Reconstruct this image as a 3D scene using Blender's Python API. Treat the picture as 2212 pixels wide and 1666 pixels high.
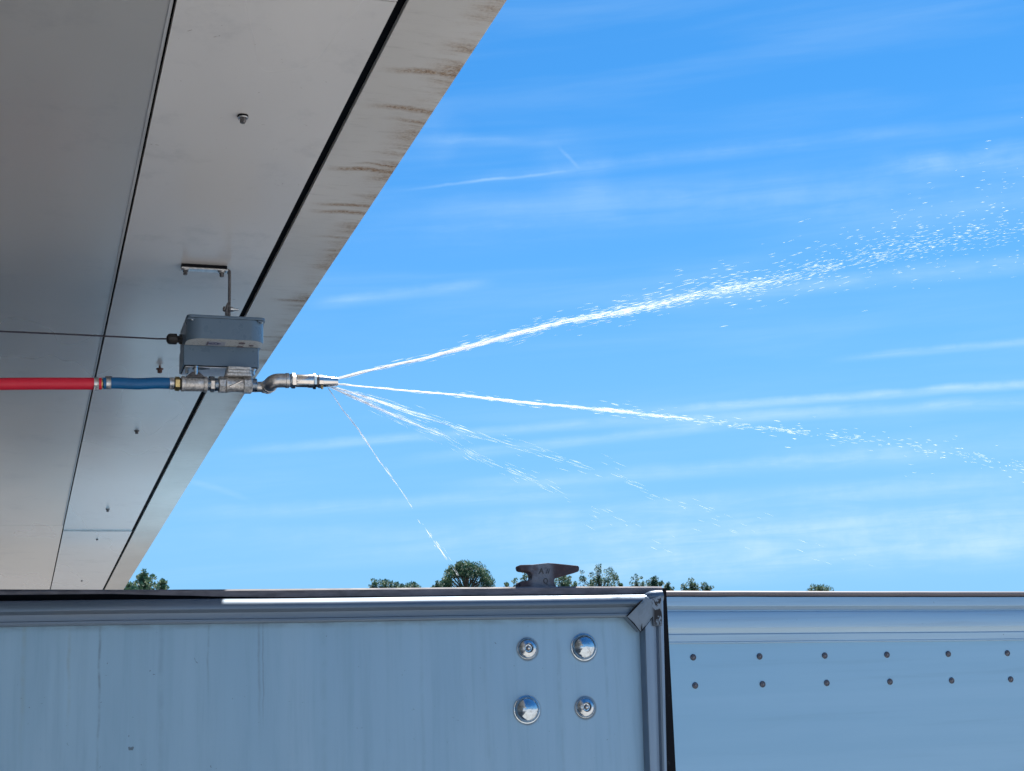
import bpy, bmesh, math, random
from mathutils import Vector, Matrix, Euler, noise as mnoise
R_ = math.radians
S = bpy.context.scene
COL = S.collection
for o in list(bpy.data.objects):
    bpy.data.objects.remove(o, do_unlink=True)

# ------------------------------------------------------------------ camera
# world axes: +X runs right along the container front, +Y runs away along the soffit seams
FPX, PITCH, ROLL, YAW = 3200.0, R_(13.7), R_(2.5), R_(18.7)   # focal length in 1/2212 image widths
EYE = Vector((0.0, 0.0, 1.65))
_F0 = Vector((math.sin(YAW), math.cos(YAW), 0)); _R0 = Vector((math.cos(YAW), -math.sin(YAW), 0)); _Z = Vector((0, 0, 1))
FWD = math.cos(PITCH) * _F0 + math.sin(PITCH) * _Z
_U0 = -math.sin(PITCH) * _F0 + math.cos(PITCH) * _Z
RGT = math.cos(ROLL) * _R0 - math.sin(ROLL) * _U0
UPV = math.cos(ROLL) * _U0 + math.sin(ROLL) * _R0
cam = bpy.data.cameras.new("camera"); cam_ob = bpy.data.objects.new("camera", cam); COL.objects.link(cam_ob)
m = Matrix((RGT, UPV, -FWD)).transposed().to_4x4(); m.translation = EYE
cam_ob.matrix_world = m
cam.sensor_fit = 'HORIZONTAL'; cam.sensor_width = 36.0; cam.lens = 36.0 * FPX / 2212.0
cam.clip_start = 0.05; cam.clip_end = 5000
S.camera = cam_ob

def ray(u, v):
    return (FWD * FPX + RGT * (u - 1106.0) + UPV * (833.0 - v)).normalized()
def onX(x, u, v):
    d = ray(u, v); return EYE + d * ((x - EYE.x) / d.x)
def onY(y, u, v):
    d = ray(u, v); return EYE + d * ((y - EYE.y) / d.y)
def onZ(z, u, v):
    d = ray(u, v); return EYE + d * ((z - EYE.z) / d.z)

# ------------------------------------------------------------------ sky, sun, exposure
SUN_EL, SUN_AZ = R_(61.0), R_(40.0)                           # azimuth measured from +Y towards +X
SUN_DIR = Vector((math.sin(SUN_AZ) * math.cos(SUN_EL), math.cos(SUN_AZ) * math.cos(SUN_EL), math.sin(SUN_EL)))
W = bpy.data.worlds.new("World"); S.world = W; W.use_nodes = True
nt = W.node_tree; N = nt.nodes; L = nt.links; N.clear()
def wn(t, **k):
    n = N.new(t)
    for a, b in k.items(): setattr(n, a, b)
    return n
def wmath(op, a, b=None, c=None, clamp=False):
    n = N.new('ShaderNodeMath'); n.operation = op; n.use_clamp = clamp
    for i, x in enumerate((a, b, c)):
        if x is None: continue
        if isinstance(x, (int, float)): n.inputs[i].default_value = x
        else: L.new(x, n.inputs[i])
    return n.outputs[0]
sky = wn('ShaderNodeTexSky', sky_type='NISHITA', sun_disc=False)
sky.sun_elevation = SUN_EL; sky.sun_rotation = SUN_AZ
sky.altitude = 50; sky.air_density = 1.0; sky.dust_density = 0.25; sky.ozone_density = 2.0
tc = wn('ShaderNodeTexCoord'); DV = tc.outputs['Generated']
tint = wn('ShaderNodeMix', data_type='RGBA', blend_type='MULTIPLY'); tint.inputs[0].default_value = 1.0
SKY_TINT = (0.26, 0.83, 1.22, 1)
L.new(sky.outputs[0], tint.inputs[6]); tint.inputs[7].default_value = SKY_TINT
def wdot(vec):
    n = N.new('ShaderNodeVectorMath'); n.operation = 'DOT_PRODUCT'
    L.new(DV, n.inputs[0]); n.inputs[1].default_value = tuple(vec); return n.outputs['Value']
def smooth(x, a, b, lo, hi):
    n = N.new('ShaderNodeMapRange'); n.interpolation_type = 'SMOOTHSTEP'
    L.new(x, n.inputs[0])
    for i, q in enumerate((a, b, lo, hi)): n.inputs[i + 1].default_value = q
    return n.outputs[0]
# fine cirrus texture, stretched along the common direction of the trails
cm = (ray(300, 1150) - ray(2212, 1010)).normalized()
cn = ray(1300, 1050).cross(cm).normalized(); cf = cm.cross(cn)
comb = wn('ShaderNodeCombineXYZ')
L.new(wmath('MULTIPLY', wdot(cm), 3.0), comb.inputs[0]); L.new(wmath('MULTIPLY', wdot(cn), 34.0), comb.inputs[1]); L.new(wmath('MULTIPLY', wdot(cf), 3.0), comb.inputs[2])
cz = wn('ShaderNodeTexNoise'); cz.inputs['Scale'].default_value = 1.0; cz.inputs['Detail'].default_value = 5; cz.inputs['Roughness'].default_value = 0.55; cz.inputs['Distortion'].default_value = 0.3
L.new(comb.outputs[0], cz.inputs['Vector'])
cirrus_noise = smooth(cz.outputs[0], 0.42, 0.8, 0.0, 0.13)
puff = wn('ShaderNodeTexNoise'); puff.inputs['Scale'].default_value = 26; puff.inputs['Detail'].default_value = 6; puff.inputs['Roughness'].default_value = 0.6
L.new(DV, puff.inputs['Vector'])
comb2 = wn('ShaderNodeCombineXYZ')
L.new(wmath('MULTIPLY', wdot(cm), 14.0), comb2.inputs[0]); L.new(wmath('MULTIPLY', wdot(cn), 130.0), comb2.inputs[1]); L.new(wmath('MULTIPLY', wdot(cf), 14.0), comb2.inputs[2])
fib = wn('ShaderNodeTexNoise'); fib.inputs['Scale'].default_value = 1.0; fib.inputs['Detail'].default_value = 6; fib.inputs['Roughness'].default_value = 0.65; fib.inputs['Distortion'].default_value = 0.5
L.new(comb2.outputs[0], fib.inputs['Vector'])
puffm = wmath('MULTIPLY', smooth(puff.outputs[0], 0.3, 0.7, 0.6, 1.2), smooth(fib.outputs[0], 0.3, 0.7, 0.6, 1.35))
wob = wmath('MULTIPLY', wmath('SUBTRACT', puff.outputs[0], 0.5), 0.004)
# the trails, each a great-circle band between two directions
TRAILS = [  # u1,v1,u2,v2, half width, strength
    (835, 413, 1260, 366, 3.5, .30), (900, 402, 2300, 250, 16, .14), (1202, 310, 1256, 368, 4, .22),
    (640, 520, 2400, 345, 60, .13), (640, 664, 1090, 608, 13, .26), (1850, 360, 2500, 340, 24, .24), (2060, 330, 2500, 280, 16, .2),
    (1250, 668, 2500, 545, 20, .24), (1750, 782, 2500, 712, 9, .30), (1280, 897, 2700, 795, 10, .62), (1180, 925, 2700, 840, 14, .40),
    (420, 982, 1500, 898, 11, .34), (820, 1000, 1700, 905, 12, .34), (900, 1060, 2200, 962, 17, .38), (300, 1118, 1500, 1052, 16, .26),
    (850, 1140, 2500, 1012, 24, .34), (500, 1210, 2600, 1085, 30, .30), (900, 1250, 2700, 1150, 40, .34), (380, 1030, 560, 1085, 7, .12),
    (1500, 1010, 2700, 930, 40, .20), (300, 1170, 1500, 1130, 30, .16), (1100, 1200, 2700, 1110, 80, .36), (1500, 480, 2700, 420, 50, .12), (1150, 300, 1330, 420, 60, .10), (900, 250, 1000, 330, 50, .09), (880, 296, 1260, 312, 12, .12),
]
acc = cirrus_noise
for (u1, v1, u2, v2, w, I) in TRAILS:
    d1, d2 = ray(u1, v1), ray(u2, v2)
    n_ = d1.cross(d2).normalized(); mid = (d1 + d2).normalized(); t_ = n_.cross(mid).normalized()
    half = abs(d1.dot(t_))
    off = wmath('ABSOLUTE', wmath('ADD', wdot(n_), wob))
    a = smooth(off, 0.0, w / FPX * 1.5, I * 0.72, 0.0)
    b = smooth(wmath('ABSOLUTE', wdot(t_)), half * 0.45, half, 1.0, 0.0)
    c = smooth(wdot(mid), 0.0, 0.2, 0.0, 1.0)
    acc = wmath('ADD', acc, wmath('MULTIPLY', wmath('MULTIPLY', a, b), wmath('MULTIPLY', c, puffm)))
# paler towards the horizon
sep = wn('ShaderNodeSeparateXYZ'); L.new(DV, sep.inputs[0])
low = smooth(sep.outputs[2], 0.03, 0.44, 0.90, 0.0)
hz = wn('ShaderNodeMix', data_type='RGBA'); L.new(low, hz.inputs[0]); L.new(tint.outputs[2], hz.inputs[6]); hz.inputs[7].default_value = (2.35, 4.75, 7.6, 1)
cl = wn('ShaderNodeMix', data_type='RGBA'); L.new(acc, cl.inputs[0]); L.new(hz.outputs[2], cl.inputs[6])
CLOUD_COL = (4.9, 6.9, 8.6, 1)
cl.inputs[7].default_value = CLOUD_COL
bg = wn('ShaderNodeBackground'); L.new(cl.outputs[2], bg.inputs[0]); bg.inputs[1].default_value = 0.065
wo = wn('ShaderNodeOutputWorld'); L.new(bg.outputs[0], wo.inputs[0])

sun = bpy.data.lights.new("sun", 'SUN'); sun.energy = 4.6; sun.angle = R_(0.5); sun.color = (1.0, 0.95, 0.88)
sun_ob = bpy.data.objects.new("sun", sun); COL.objects.link(sun_ob)
sun_ob.rotation_euler = SUN_DIR.to_track_quat('Z', 'Y').to_euler(); sun_ob.location = (5, 5, 12)
S.view_settings.view_transform = 'Standard'; S.view_settings.look = 'None'
S.view_settings.gamma = 1.0; S.view_settings.exposure = 1.0
S.view_settings.use_curve_mapping = False

# ------------------------------------------------------------------ materials
MATS = {}
class NB:
    """small node builder"""
    def __init__(s, name):
        s.m = bpy.data.materials.new(name); s.m.use_nodes = True
        s.t = s.m.node_tree; s.n = s.t.nodes; s.l = s.t.links
        s.b = s.n.get('Principled BSDF'); s.out = s.n.get('Material Output')
        s.geo = s.n.new('ShaderNodeNewGeometry'); s.pos = s.geo.outputs['Position']
        MATS[name] = s.m
    def inp(s, sock, x):
        if isinstance(x, (int, float)): sock.default_value = x
        elif isinstance(x, tuple): sock.default_value = x if len(x) == len(sock.default_value) else tuple(x) + (1,)
        else: s.l.new(x, sock)
    def math(s, op, a, b=0.0, c=0.0, clamp=False):
        n = s.n.new('ShaderNodeMath'); n.operation = op; n.use_clamp = clamp
        s.inp(n.inputs[0], a); s.inp(n.inputs[1], b); s.inp(n.inputs[2], c); return n.outputs[0]
    def scale(s, v, k):
        n = s.n.new('ShaderNodeVectorMath'); n.operation = 'MULTIPLY'; s.l.new(v, n.inputs[0]); n.inputs[1].default_value = k; return n.outputs[0]
    def noise(s, v, k=(1, 1, 1), scale=1.0, detail=4, rough=0.55, dist=0.0):
        n = s.n.new('ShaderNodeTexNoise'); s.l.new(s.scale(v, k), n.inputs['Vector'])
        n.inputs['Scale'].default_value = scale; n.inputs['Detail'].default_value = detail; n.inputs['Roughness'].default_value = rough; n.inputs['Distortion'].default_value = dist
        return n.outputs[0]
    def ramp(s, x, a, b, lo=0.0, hi=1.0, smooth=True):
        n = s.n.new('ShaderNodeMapRange'); n.interpolation_type = 'SMOOTHSTEP' if smooth else 'LINEAR'
        s.inp(n.inputs[0], x)
        for i, q in enumerate((a, b, lo, hi)): n.inputs[i + 1].default_value = q
        return n.outputs[0]
    def mix(s, f, a, b, mode='MIX'):
        n = s.n.new('ShaderNodeMix'); n.data_type = 'RGBA'; n.blend_type = mode
        s.inp(n.inputs[0], f); s.inp(n.inputs[6], a); s.inp(n.inputs[7], b); return n.outputs[2]
    def xyz(s):
        n = s.n.new('ShaderNodeSeparateXYZ'); s.l.new(s.pos, n.inputs[0]); return n.outputs
    def bump(s, h, strength=0.1, dist=0.002):
        n = s.n.new('ShaderNodeBump'); n.inputs['Strength'].default_value = strength; n.inputs['Distance'].default_value = dist
        s.l.new(h, n.inputs['Height']); s.l.new(n.outputs[0], s.b.inputs['Normal'])
    def set(s, **k):
        for a, x in k.items(): s.inp(s.b.inputs[{'color': 'Base Color', 'rough': 'Roughness', 'metal': 'Metallic', 'spec': 'Specular IOR Level', 'coat': 'Coat Weight', 'alpha': 'Alpha', 'coatr': 'Coat Roughness'}[a]], x)
        return s.m

def simple(name, col, rough=0.5, metal=0.0, var=0.15, nscale=60, bump=0.05, k=(1, 1, 1), bd=0.001):
    b = NB(name)
    n = b.noise(b.pos, k, nscale, 5)
    dark = tuple(c * (1 - var) for c in col); lite = tuple(min(1, c * (1 + var)) for c in col)
    c = b.mix(b.ramp(n, 0.3, 0.7), dark, lite)
    b.set(color=c, rough=b.ramp(n, 0.25, 0.75, max(0.03, rough * 0.85), min(1, rough * 1.15)), metal=metal)
    if bump: b.bump(n, bump, bd)
    return b.m

# painted soffit sheet
b = NB('soffit_paint')
x, y, z = b.xyz()
big = b.noise(b.pos, (0.8, 0.25, 1), 2.2, 3, 0.5)
fine = b.noise(b.pos, (1, 1, 1), 90, 5, 0.65)
c = b.mix(b.ramp(big, 0.3, 0.7), (0.56, 0.555, 0.555), (0.66, 0.65, 0.64))
smudge = b.math('MULTIPLY', b.ramp(b.noise(b.pos, (1, 1, 1), 7, 6, 0.7), 0.52, 0.75), 0.30)
c = b.mix(smudge, c, (0.30, 0.31, 0.33))
speck = b.math('MULTIPLY', b.ramp(b.noise(b.pos, (1, 1.6, 1), 55, 2, 0.6, 1.5), 0.74, 0.79), 0.75)
c = b.mix(speck, c, (0.16, 0.12, 0.10))
b.set(color=c, rough=b.ramp(big, 0.3, 0.7, 0.22, 0.33), metal=0.0, spec=0.33)
bp = b.noise(b.pos, (1, 0.35, 1), 3.0, 2, 0.4)
b.bump(b.math('ADD', bp, b.math('MULTIPLY', fine, 0.004)), 0.4, 0.02)

b = NB('soffit_metal')
x, y, z = b.xyz()
big = b.noise(b.pos, (0.9, 0.3, 1), 2.0, 3, 0.5); fine = b.noise(b.pos, (1, 1, 1), 90, 5, 0.65); br = b.noise(b.pos, (140, 3, 1), 1.0, 4, 0.6)
c = b.mix(b.ramp(big, 0.3, 0.7), (0.52, 0.50, 0.465), (0.63, 0.605, 0.565))
c = b.mix(b.math('MULTIPLY', b.ramp(b.noise(b.pos, (1, 1, 1), 6, 6, 0.7), 0.52, 0.75), 0.25), c, (0.32, 0.32, 0.33))
b.set(color=c, rough=b.ramp(big, 0.3, 0.7, 0.24, 0.36), metal=0.45)
b.bump(b.math('ADD', b.noise(b.pos, (1.6, 0.35, 1), 2.2, 2, 0.4), b.math('MULTIPLY', br, 0.006)), 0.5, 0.02)

# soffit edge strip with rust runs from the outer edge
b = NB('soffit_edge_paint')
x, y, z = b.xyz()
fine = b.noise(b.pos, (1, 1, 1), 120, 6, 0.7)
grain = b.noise(b.pos, (18, 90, 1), 1.0, 6, 0.7, 0.4)
big = b.noise(b.pos, (0.8, 0.5, 1), 3, 3, 0.5)
c = b.mix(b.ramp(big, 0.3, 0.7), (0.54, 0.515, 0.48), (0.64, 0.61, 0.57))
c = b.mix(b.math('MULTIPLY', b.ramp(grain, 0.5, 0.8), 0.4), c, (0.33, 0.30, 0.27))
yw = b.math('ADD', y, b.math('MULTIPLY', b.math('SUBTRACT', b.noise(b.pos, (12, 3, 1), 1.0, 3, 0.5), 0.5), 0.04))
RUNS = [((988, 165), .020, .80, .485), ((930, 240), .020, .80, .49), ((905, 262), .016, .7, .53), ((890, 290), .012, .6, .545), ((872, 312), .010, .5, .555),
        ((862, 335), .010, .5, .53), ((850, 352), .014, .6, .55), ((835, 372), .020, .95, .48), ((845, 360), .012, .8, .52), ((795, 448), .018, .8, .49), ((785, 463), .020, .75, .49), ((760, 515), .014, .5, .52),
        ((665, 652), .022, .7, .51), ((650, 662), .020, .6, .54), ((605, 728), .012, .55, .50), ((585, 757), .012, .5, .50)]
rust = 0.0
gr2 = b.ramp(fine, 0.36, 0.58, 0.55, 1.25)
for (uv, w, s_, x0) in RUNS:
    y0 = onZ(2.65, *uv).y
    d = b.math('ABSOLUTE', b.math('SUBTRACT', yw, y0))
    a = b.math('MULTIPLY', b.ramp(d, 0.0, w * .78, s_ * 1.0, 0.0), b.ramp(x, x0 - .01, x0 + .07, 0.0, 1.0))
    rust = b.math('MAXIMUM', rust, a)
edge = b.math('MULTIPLY', b.ramp(x, 0.54, 0.615, 0, 1), b.ramp(b.noise(b.pos, (3, 14, 1), 1.0, 6, 0.75), 0.42, 0.66, 0.0, 0.85))
nearm = b.ramp(y, 3.6, 5.2, 1.0, 0.25)
edge = b.math('MULTIPLY', edge, nearm)
rust = b.math('MULTIPLY', b.math('MAXIMUM', rust, edge), gr2, clamp=True)
c = b.mix(rust, c, b.mix(b.ramp(b.noise(b.pos, (1, 1, 1), 260, 3, 0.6), 0.4, 0.6), (0.20, 0.125, 0.08), (0.40, 0.30, 0.21)))
b.set(color=c, rough=b.math('ADD', 0.42, b.math('MULTIPLY', rust, 0.4)), metal=0.2)
b.bump(b.math('ADD', fine, b.math('MULTIPLY', big, 3.0)), 0.25, 0.001)

# white painted aluminium sheet with vertical runs
def sheet(name, colA, colB, kstreak, rough, metal, sstr=0.35, scol=(0.30, 0.36, 0.40), spot=True, bump=0.15):
    b = NB(name)
    st = b.noise(b.pos, kstreak, 1.0, 5, 0.6, 0.1)
    st2 = b.noise(b.pos, tuple(q * 0.35 for q in kstreak), 1.0, 4, 0.6, 0.2)
    fine = b.noise(b.pos, tuple(q * 4 for q in kstreak), 1.0, 4, 0.7)
    c = b.mix(b.ramp(st2, 0.3, 0.7), colA, colB)
    c = b.mix(b.math('MULTIPLY', b.ramp(st, 0.52, 0.78), sstr), c, scol)
    if spot:
        sp = b.ramp(b.noise(b.pos, (1, 1, 1), 42, 2, 0.6, 2.0), 0.755, 0.79)
        c = b.mix(b.math('MULTIPLY', sp, 0.7), c, (0.09, 0.10, 0.11))
    b.set(color=c, rough=b.ramp(fine, 0.3, 0.7, rough * 0.9, rough * 1.12), metal=metal)
    b.bump(b.math('ADD', b.math('MULTIPLY', fine, 0.05), b.noise(b.pos, (3, 3, 3), 1.0, 2, 0.4)), bump, 0.01)
    return b.m
b = NB('container_sheet')
x, y, z = b.xyz()
fine = b.noise(b.pos, (90, 90, 5), 1.0, 5, 0.7)
wide = b.noise(b.pos, (9, 9, 0.8), 1.0, 4, 0.6, 0.2)
mid = b.noise(b.pos, (34, 34, 1.3), 1.0, 5, 0.65, 0.15)
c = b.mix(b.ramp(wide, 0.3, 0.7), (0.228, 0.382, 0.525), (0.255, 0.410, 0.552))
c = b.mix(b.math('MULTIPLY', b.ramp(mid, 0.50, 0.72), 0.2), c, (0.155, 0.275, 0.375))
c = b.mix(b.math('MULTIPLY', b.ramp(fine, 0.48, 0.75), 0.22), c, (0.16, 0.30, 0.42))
# single dirt runs that start under the header lip and fade downwards
for (xr_, w_, top_, ln_, st_, col_) in ((.135, .0035, 1.885, .34, .75, (.10, .15, .19)), (.085, .0045, 1.88, .22, .45, (.20, .25, .24)), (.012, .006, 1.875, .25, .4, (.22, .28, .27)), (.238, .007, 1.86, .45, .35, (.13, .22, .31)),
                                        (.318, .003, 1.885, .15, .5, (.10, .15, .19)), (.405, .0035, 1.885, .24, .5, (.12, .17, .22)), (.412, .002, 1.80, .12, .5, (.10, .15, .2)), (.52, .010, 1.80, .45, .25, (.15, .25, .33)), (.70, .006, 1.84, .5, .25, (.15, .24, .32)), (.82, .008, 1.78, .4, .22, (.15, .24, .32)), (.965, .006, 1.70, .3, .3, (.15, .24, .32)), (1.06, .005, 1.86, .4, .25, (.15, .24, .32))):
    dx = b.math('ABSOLUTE', b.math('SUBTRACT', b.math('ADD', x, b.math('MULTIPLY', b.math('SUBTRACT', b.noise(b.pos, (3, 3, 9), 1.0, 3, 0.6), 0.5), 0.012)), xr_))
    a = b.math('MULTIPLY', b.ramp(dx, 0.0, w_, st_ * .8, 0.0), b.ramp(z, top_ - ln_, top_ - ln_ * .25, 0.0, 1.0))
    a = b.math('MULTIPLY', a, b.ramp(b.noise(b.pos, (20, 20, 30), 1.0, 3, 0.6), 0.35, 0.6, 0.25, 1.0))
    c = b.mix(a, c, col_)
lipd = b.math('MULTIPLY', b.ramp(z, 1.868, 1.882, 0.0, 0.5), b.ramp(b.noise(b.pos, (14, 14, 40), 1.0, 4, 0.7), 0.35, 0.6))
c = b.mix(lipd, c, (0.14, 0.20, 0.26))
sp = b.ramp(b.noise(b.pos, (1, 1, 1.2), 60, 2, 0.6, 2.0), 0.735, 0.775)
c = b.mix(b.math('MULTIPLY', sp, 0.75), c, (0.05, 0.07, 0.09))
# grime rings round the four bolt heads
for (bu, bv, br) in ((1261, 1398, .0252), (1138, 1533, .0252), (1139, 1401, .0200), (1264, 1528, .0200)):
    pc = onY(2.65, bu, bv)
    n_ = b.n.new('ShaderNodeVectorMath'); n_.operation = 'DISTANCE'; b.l.new(b.pos, n_.inputs[0]); n_.inputs[1].default_value = (pc.x + .0006, pc.y, pc.z - .0012)
    c = b.mix(b.math('MULTIPLY', b.ramp(n_.outputs['Value'], br, br + .004, 0.75, 0.0), b.ramp(mid, 0.3, 0.55, 0.4, 1.0)), c, (0.085, 0.085, 0.08))
b.set(color=c, rough=b.ramp(fine, 0.3, 0.7, 0.36, 0.50), metal=0.25)
b.bump(b.math('ADD', b.math('MULTIPLY', fine, 0.05), b.noise(b.pos, (3, 3, 3), 1.0, 2, 0.4)), 0.2, 0.01)
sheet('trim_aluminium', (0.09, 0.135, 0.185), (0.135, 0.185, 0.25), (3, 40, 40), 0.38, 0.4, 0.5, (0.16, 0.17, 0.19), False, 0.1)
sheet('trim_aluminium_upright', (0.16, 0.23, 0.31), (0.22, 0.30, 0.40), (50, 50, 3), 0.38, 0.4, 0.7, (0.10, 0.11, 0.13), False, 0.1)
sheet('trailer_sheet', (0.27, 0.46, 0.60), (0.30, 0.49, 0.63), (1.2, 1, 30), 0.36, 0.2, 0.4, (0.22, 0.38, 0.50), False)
sheet('trailer_rail', (0.29, 0.42, 0.53), (0.34, 0.48, 0.59), (1.5, 30, 60), 0.36, 0.4, 0.4, (0.27, 0.32, 0.38), True)
sheet('trailer_top_tube', (0.10, 0.09, 0.10), (0.14, 0.125, 0.13), (2, 60, 60), 0.5, 0.1, 0.5, (0.10, 0.09, 0.10), False)
simple('dark_rail', (0.13, 0.125, 0.145), 0.6, 0.1, 0.35, 25, 0.3, (1, 4, 4))
# corner metal with black scuffs
b = NB('scuffed_corner')
n1 = b.noise(b.pos, (1, 1, 0.6), 48, 6, 0.7, 0.7)
x, y, z = b.xyz()
msk = b.math('MULTIPLY', b.ramp(n1, 0.48, 0.52), b.math('MULTIPLY', b.ramp(x, 1.147, 1.157), b.ramp(z, 1.845, 1.875)))
edgel = b.math('MULTIPLY', b.ramp(n1, 0.50, 0.56), 0.35)
c = b.mix(msk, b.mix(edgel, (0.155, 0.215, 0.285), (0.11, 0.155, 0.20)), (0.012, 0.013, 0.018))
b.set(color=c, rough=b.ramp(msk, 0, 1, 0.45, 0.75), metal=b.ramp(msk, 0, 1, 0.15, 0.0))
b.bump(n1, 0.2, 0.001)
b = NB('black_rubber')
n1 = b.noise(b.pos, (1, 1, 0.5), 60, 6, 0.7, 0.5)
c = b.mix(b.math('MULTIPLY', b.ramp(n1, 0.58, 0.72), 0.3), (0.004, 0.005, 0.008), (0.09, 0.11, 0.14))
b.set(color=c, rough=0.75, spec=0.15); b.bump(n1, 0.3, 0.002)
m_ = simple('black_void', (0.003, 0.004, 0.006), 0.9, 0, 0.2, 20, 0); m_.node_tree.nodes['Principled BSDF'].inputs['Specular IOR Level'].default_value = 0.05
simple('black_plastic', (0.014, 0.014, 0.016), 0.42, 0, 0.2, 80, 0.1)
simple('cable_rubber', (0.03, 0.028, 0.045), 0.5, 0, 0.2, 80, 0.05)
b = NB('chrome')
n1 = b.noise(b.pos, (1, 1, 1), 120, 6, 0.75, 0.6); n2 = b.noise(b.pos, (1, 1, 1), 40, 4, 0.6)
c = b.mix(b.math('MULTIPLY', b.ramp(n1, 0.5, 0.66), 0.55), (0.50, 0.58, 0.66), (0.26, 0.26, 0.25))
b.set(color=c, rough=b.ramp(n1, 0.4, 0.7, 0.06, 0.34), metal=1.0); b.bump(n2, 0.35, 0.003)
simple('chrome_worn', (0.52, 0.57, 0.62), 0.22, 1.0, 0.15, 140, 0.15)
simple('zinc', (0.58, 0.59, 0.60), 0.33, 0.9, 0.2, 160, 0.12)
simple('dark_steel', (0.14, 0.135, 0.14), 0.45, 0.7, 0.3, 160, 0.15)
simple('steel_pipe', (0.55, 0.53, 0.51), 0.36, 0.95, 0.22, 130, 0.35)
simple('steel_machined', (0.74, 0.71, 0.68), 0.22, 1.0, 0.08, 200, 0.05, (1, 6, 6))
simple('cast_steel', (0.56, 0.54, 0.52), 0.48, 0.85, 0.3, 210, 0.55)
simple('brass', (0.58, 0.44, 0.20), 0.32, 0.95, 0.25, 150, 0.25)
simple('housing_grey', (0.105, 0.165, 0.235), 0.30, 0.0, 0.008, 30, 0.0); simple('ledge_bounce_tone', (0.50, 0.52, 0.52), 0.3, 0.0, 0.03, 200, 0.03)  # ledge tone is lightened to carry the ground bounce
simple('housing_lid', (0.095, 0.148, 0.21), 0.30, 0.0, 0.008, 30, 0.0)
simple('mount_plate', (0.68, 0.69, 0.74), 0.35, 0.2, 0.08, 80, 0.05)
simple('rust_bolt', (0.13, 0.07, 0.055), 0.7, 0.3, 0.5, 400, 0.4)
simple('label_paper', (0.36, 0.40, 0.48), 0.45, 0.0, 0.05, 200, 0)
simple('print_blue', (0.07, 0.08, 0.22), 0.5, 0, 0.1, 200, 0)
simple('print_dark', (0.13, 0.11, 0.13), 0.5, 0, 0.1, 200, 0)
simple('rivet_metal', (0.14, 0.135, 0.15), 0.42, 0.5, 0.3, 240, 0.3)
simple('bark', (0.09, 0.075, 0.06), 0.9, 0, 0.3, 6, 0.3)
simple('deck_paint', (0.42, 0.43, 0.44), 0.5, 0.2, 0.1, 8, 0.1)
simple('wall_render', (0.52, 0.50, 0.47), 0.85, 0, 0.1, 3, 0.2)
# cast hook
b = NB('cast_iron')
n1 = b.noise(b.pos, (1, 1, 1), 130, 7, 0.75); x, y, z = b.xyz()
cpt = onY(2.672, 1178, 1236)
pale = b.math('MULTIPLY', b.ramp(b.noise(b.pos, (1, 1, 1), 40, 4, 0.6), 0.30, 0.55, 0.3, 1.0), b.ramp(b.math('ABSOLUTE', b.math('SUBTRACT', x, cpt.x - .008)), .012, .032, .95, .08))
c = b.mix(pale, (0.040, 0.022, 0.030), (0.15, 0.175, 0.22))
c = b.mix(b.math('MULTIPLY', b.ramp(n1, 0.55, 0.7), 0.5), c, (0.11, 0.06, 0.05))
b.set(color=c, rough=0.62, metal=0.2); b.bump(n1, 0.5, 0.002)
# hoses
def hose_mat(name, col, dark):
    b = NB(name)
    n1 = b.noise(b.pos, (6, 1, 1), 70, 5, 0.65); n2 = b.noise(b.pos, (1, 1, 1), 14, 4, 0.6)
    c = b.mix(b.math('MULTIPLY', b.ramp(n2, 0.45, 0.75), 0.35), col, dark)
    b.set(color=c, rough=b.ramp(n1, 0.3, 0.7, 0.36, 0.52)); b.bump(n1, 0.22, 0.0008); return b.m
hose_mat('hose_red', (0.74, 0.016, 0.05), (0.56, 0.012, 0.04))
hose_mat('hose_blue', (0.002, 0.125, 0.33), (0.003, 0.09, 0.25))
# water
b = NB('water_spray')
b.n.remove(b.b)
df = b.n.new('ShaderNodeBsdfDiffuse'); df.inputs[0].default_value = (0.95, 0.96, 0.97, 1)
tr = b.n.new('ShaderNodeBsdfTranslucent'); tr.inputs[0].default_value = (0.95, 0.96, 0.97, 1)
gl = b.n.new('ShaderNodeBsdfGlossy'); gl.inputs['Roughness'].default_value = 0.2
m1 = b.n.new('ShaderNodeMixShader'); m1.inputs[0].default_value = 0.8; b.l.new(df.outputs[0], m1.inputs[1]); b.l.new(tr.outputs[0], m1.inputs[2])
m2 = b.n.new('ShaderNodeMixShader'); m2.inputs[0].default_value = 0.03; b.l.new(m1.outputs[0], m2.inputs[1]); b.l.new(gl.outputs[0], m2.inputs[2])
tp = b.n.new('ShaderNodeBsdfTransparent'); m3 = b.n.new('ShaderNodeMixShader'); m3.inputs[0].default_value = 0.42
b.l.new(m2.outputs[0], m3.inputs[1]); b.l.new(tp.outputs[0], m3.inputs[2]); b.l.new(m3.outputs[0], b.out.inputs[0])
# foliage
def leafmat(name, a, c2):
    b = NB(name)
    n1 = b.noise(b.pos, (1, 1, 1), 2.2, 3, 0.6)
    c = b.mix(b.ramp(n1, 0.35, 0.65), a, c2)
    b.set(color=c, rough=0.6)
    tr = b.n.new('ShaderNodeBsdfTranslucent'); b.l.new(c, tr.inputs[0])
    mx = b.n.new('ShaderNodeMixShader'); mx.inputs[0].default_value = 0.35
    b.l.new(b.b.outputs[0], mx.inputs[1]); b.l.new(tr.outputs[0], mx.inputs[2]); b.l.new(mx.outputs[0], b.out.inputs[0])
leafmat('needles_dark', (0.035, 0.11, 0.075), (0.075, 0.18, 0.10))
leafmat('needles_light', (0.09, 0.17, 0.09), (0.18, 0.27, 0.13))
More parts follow.
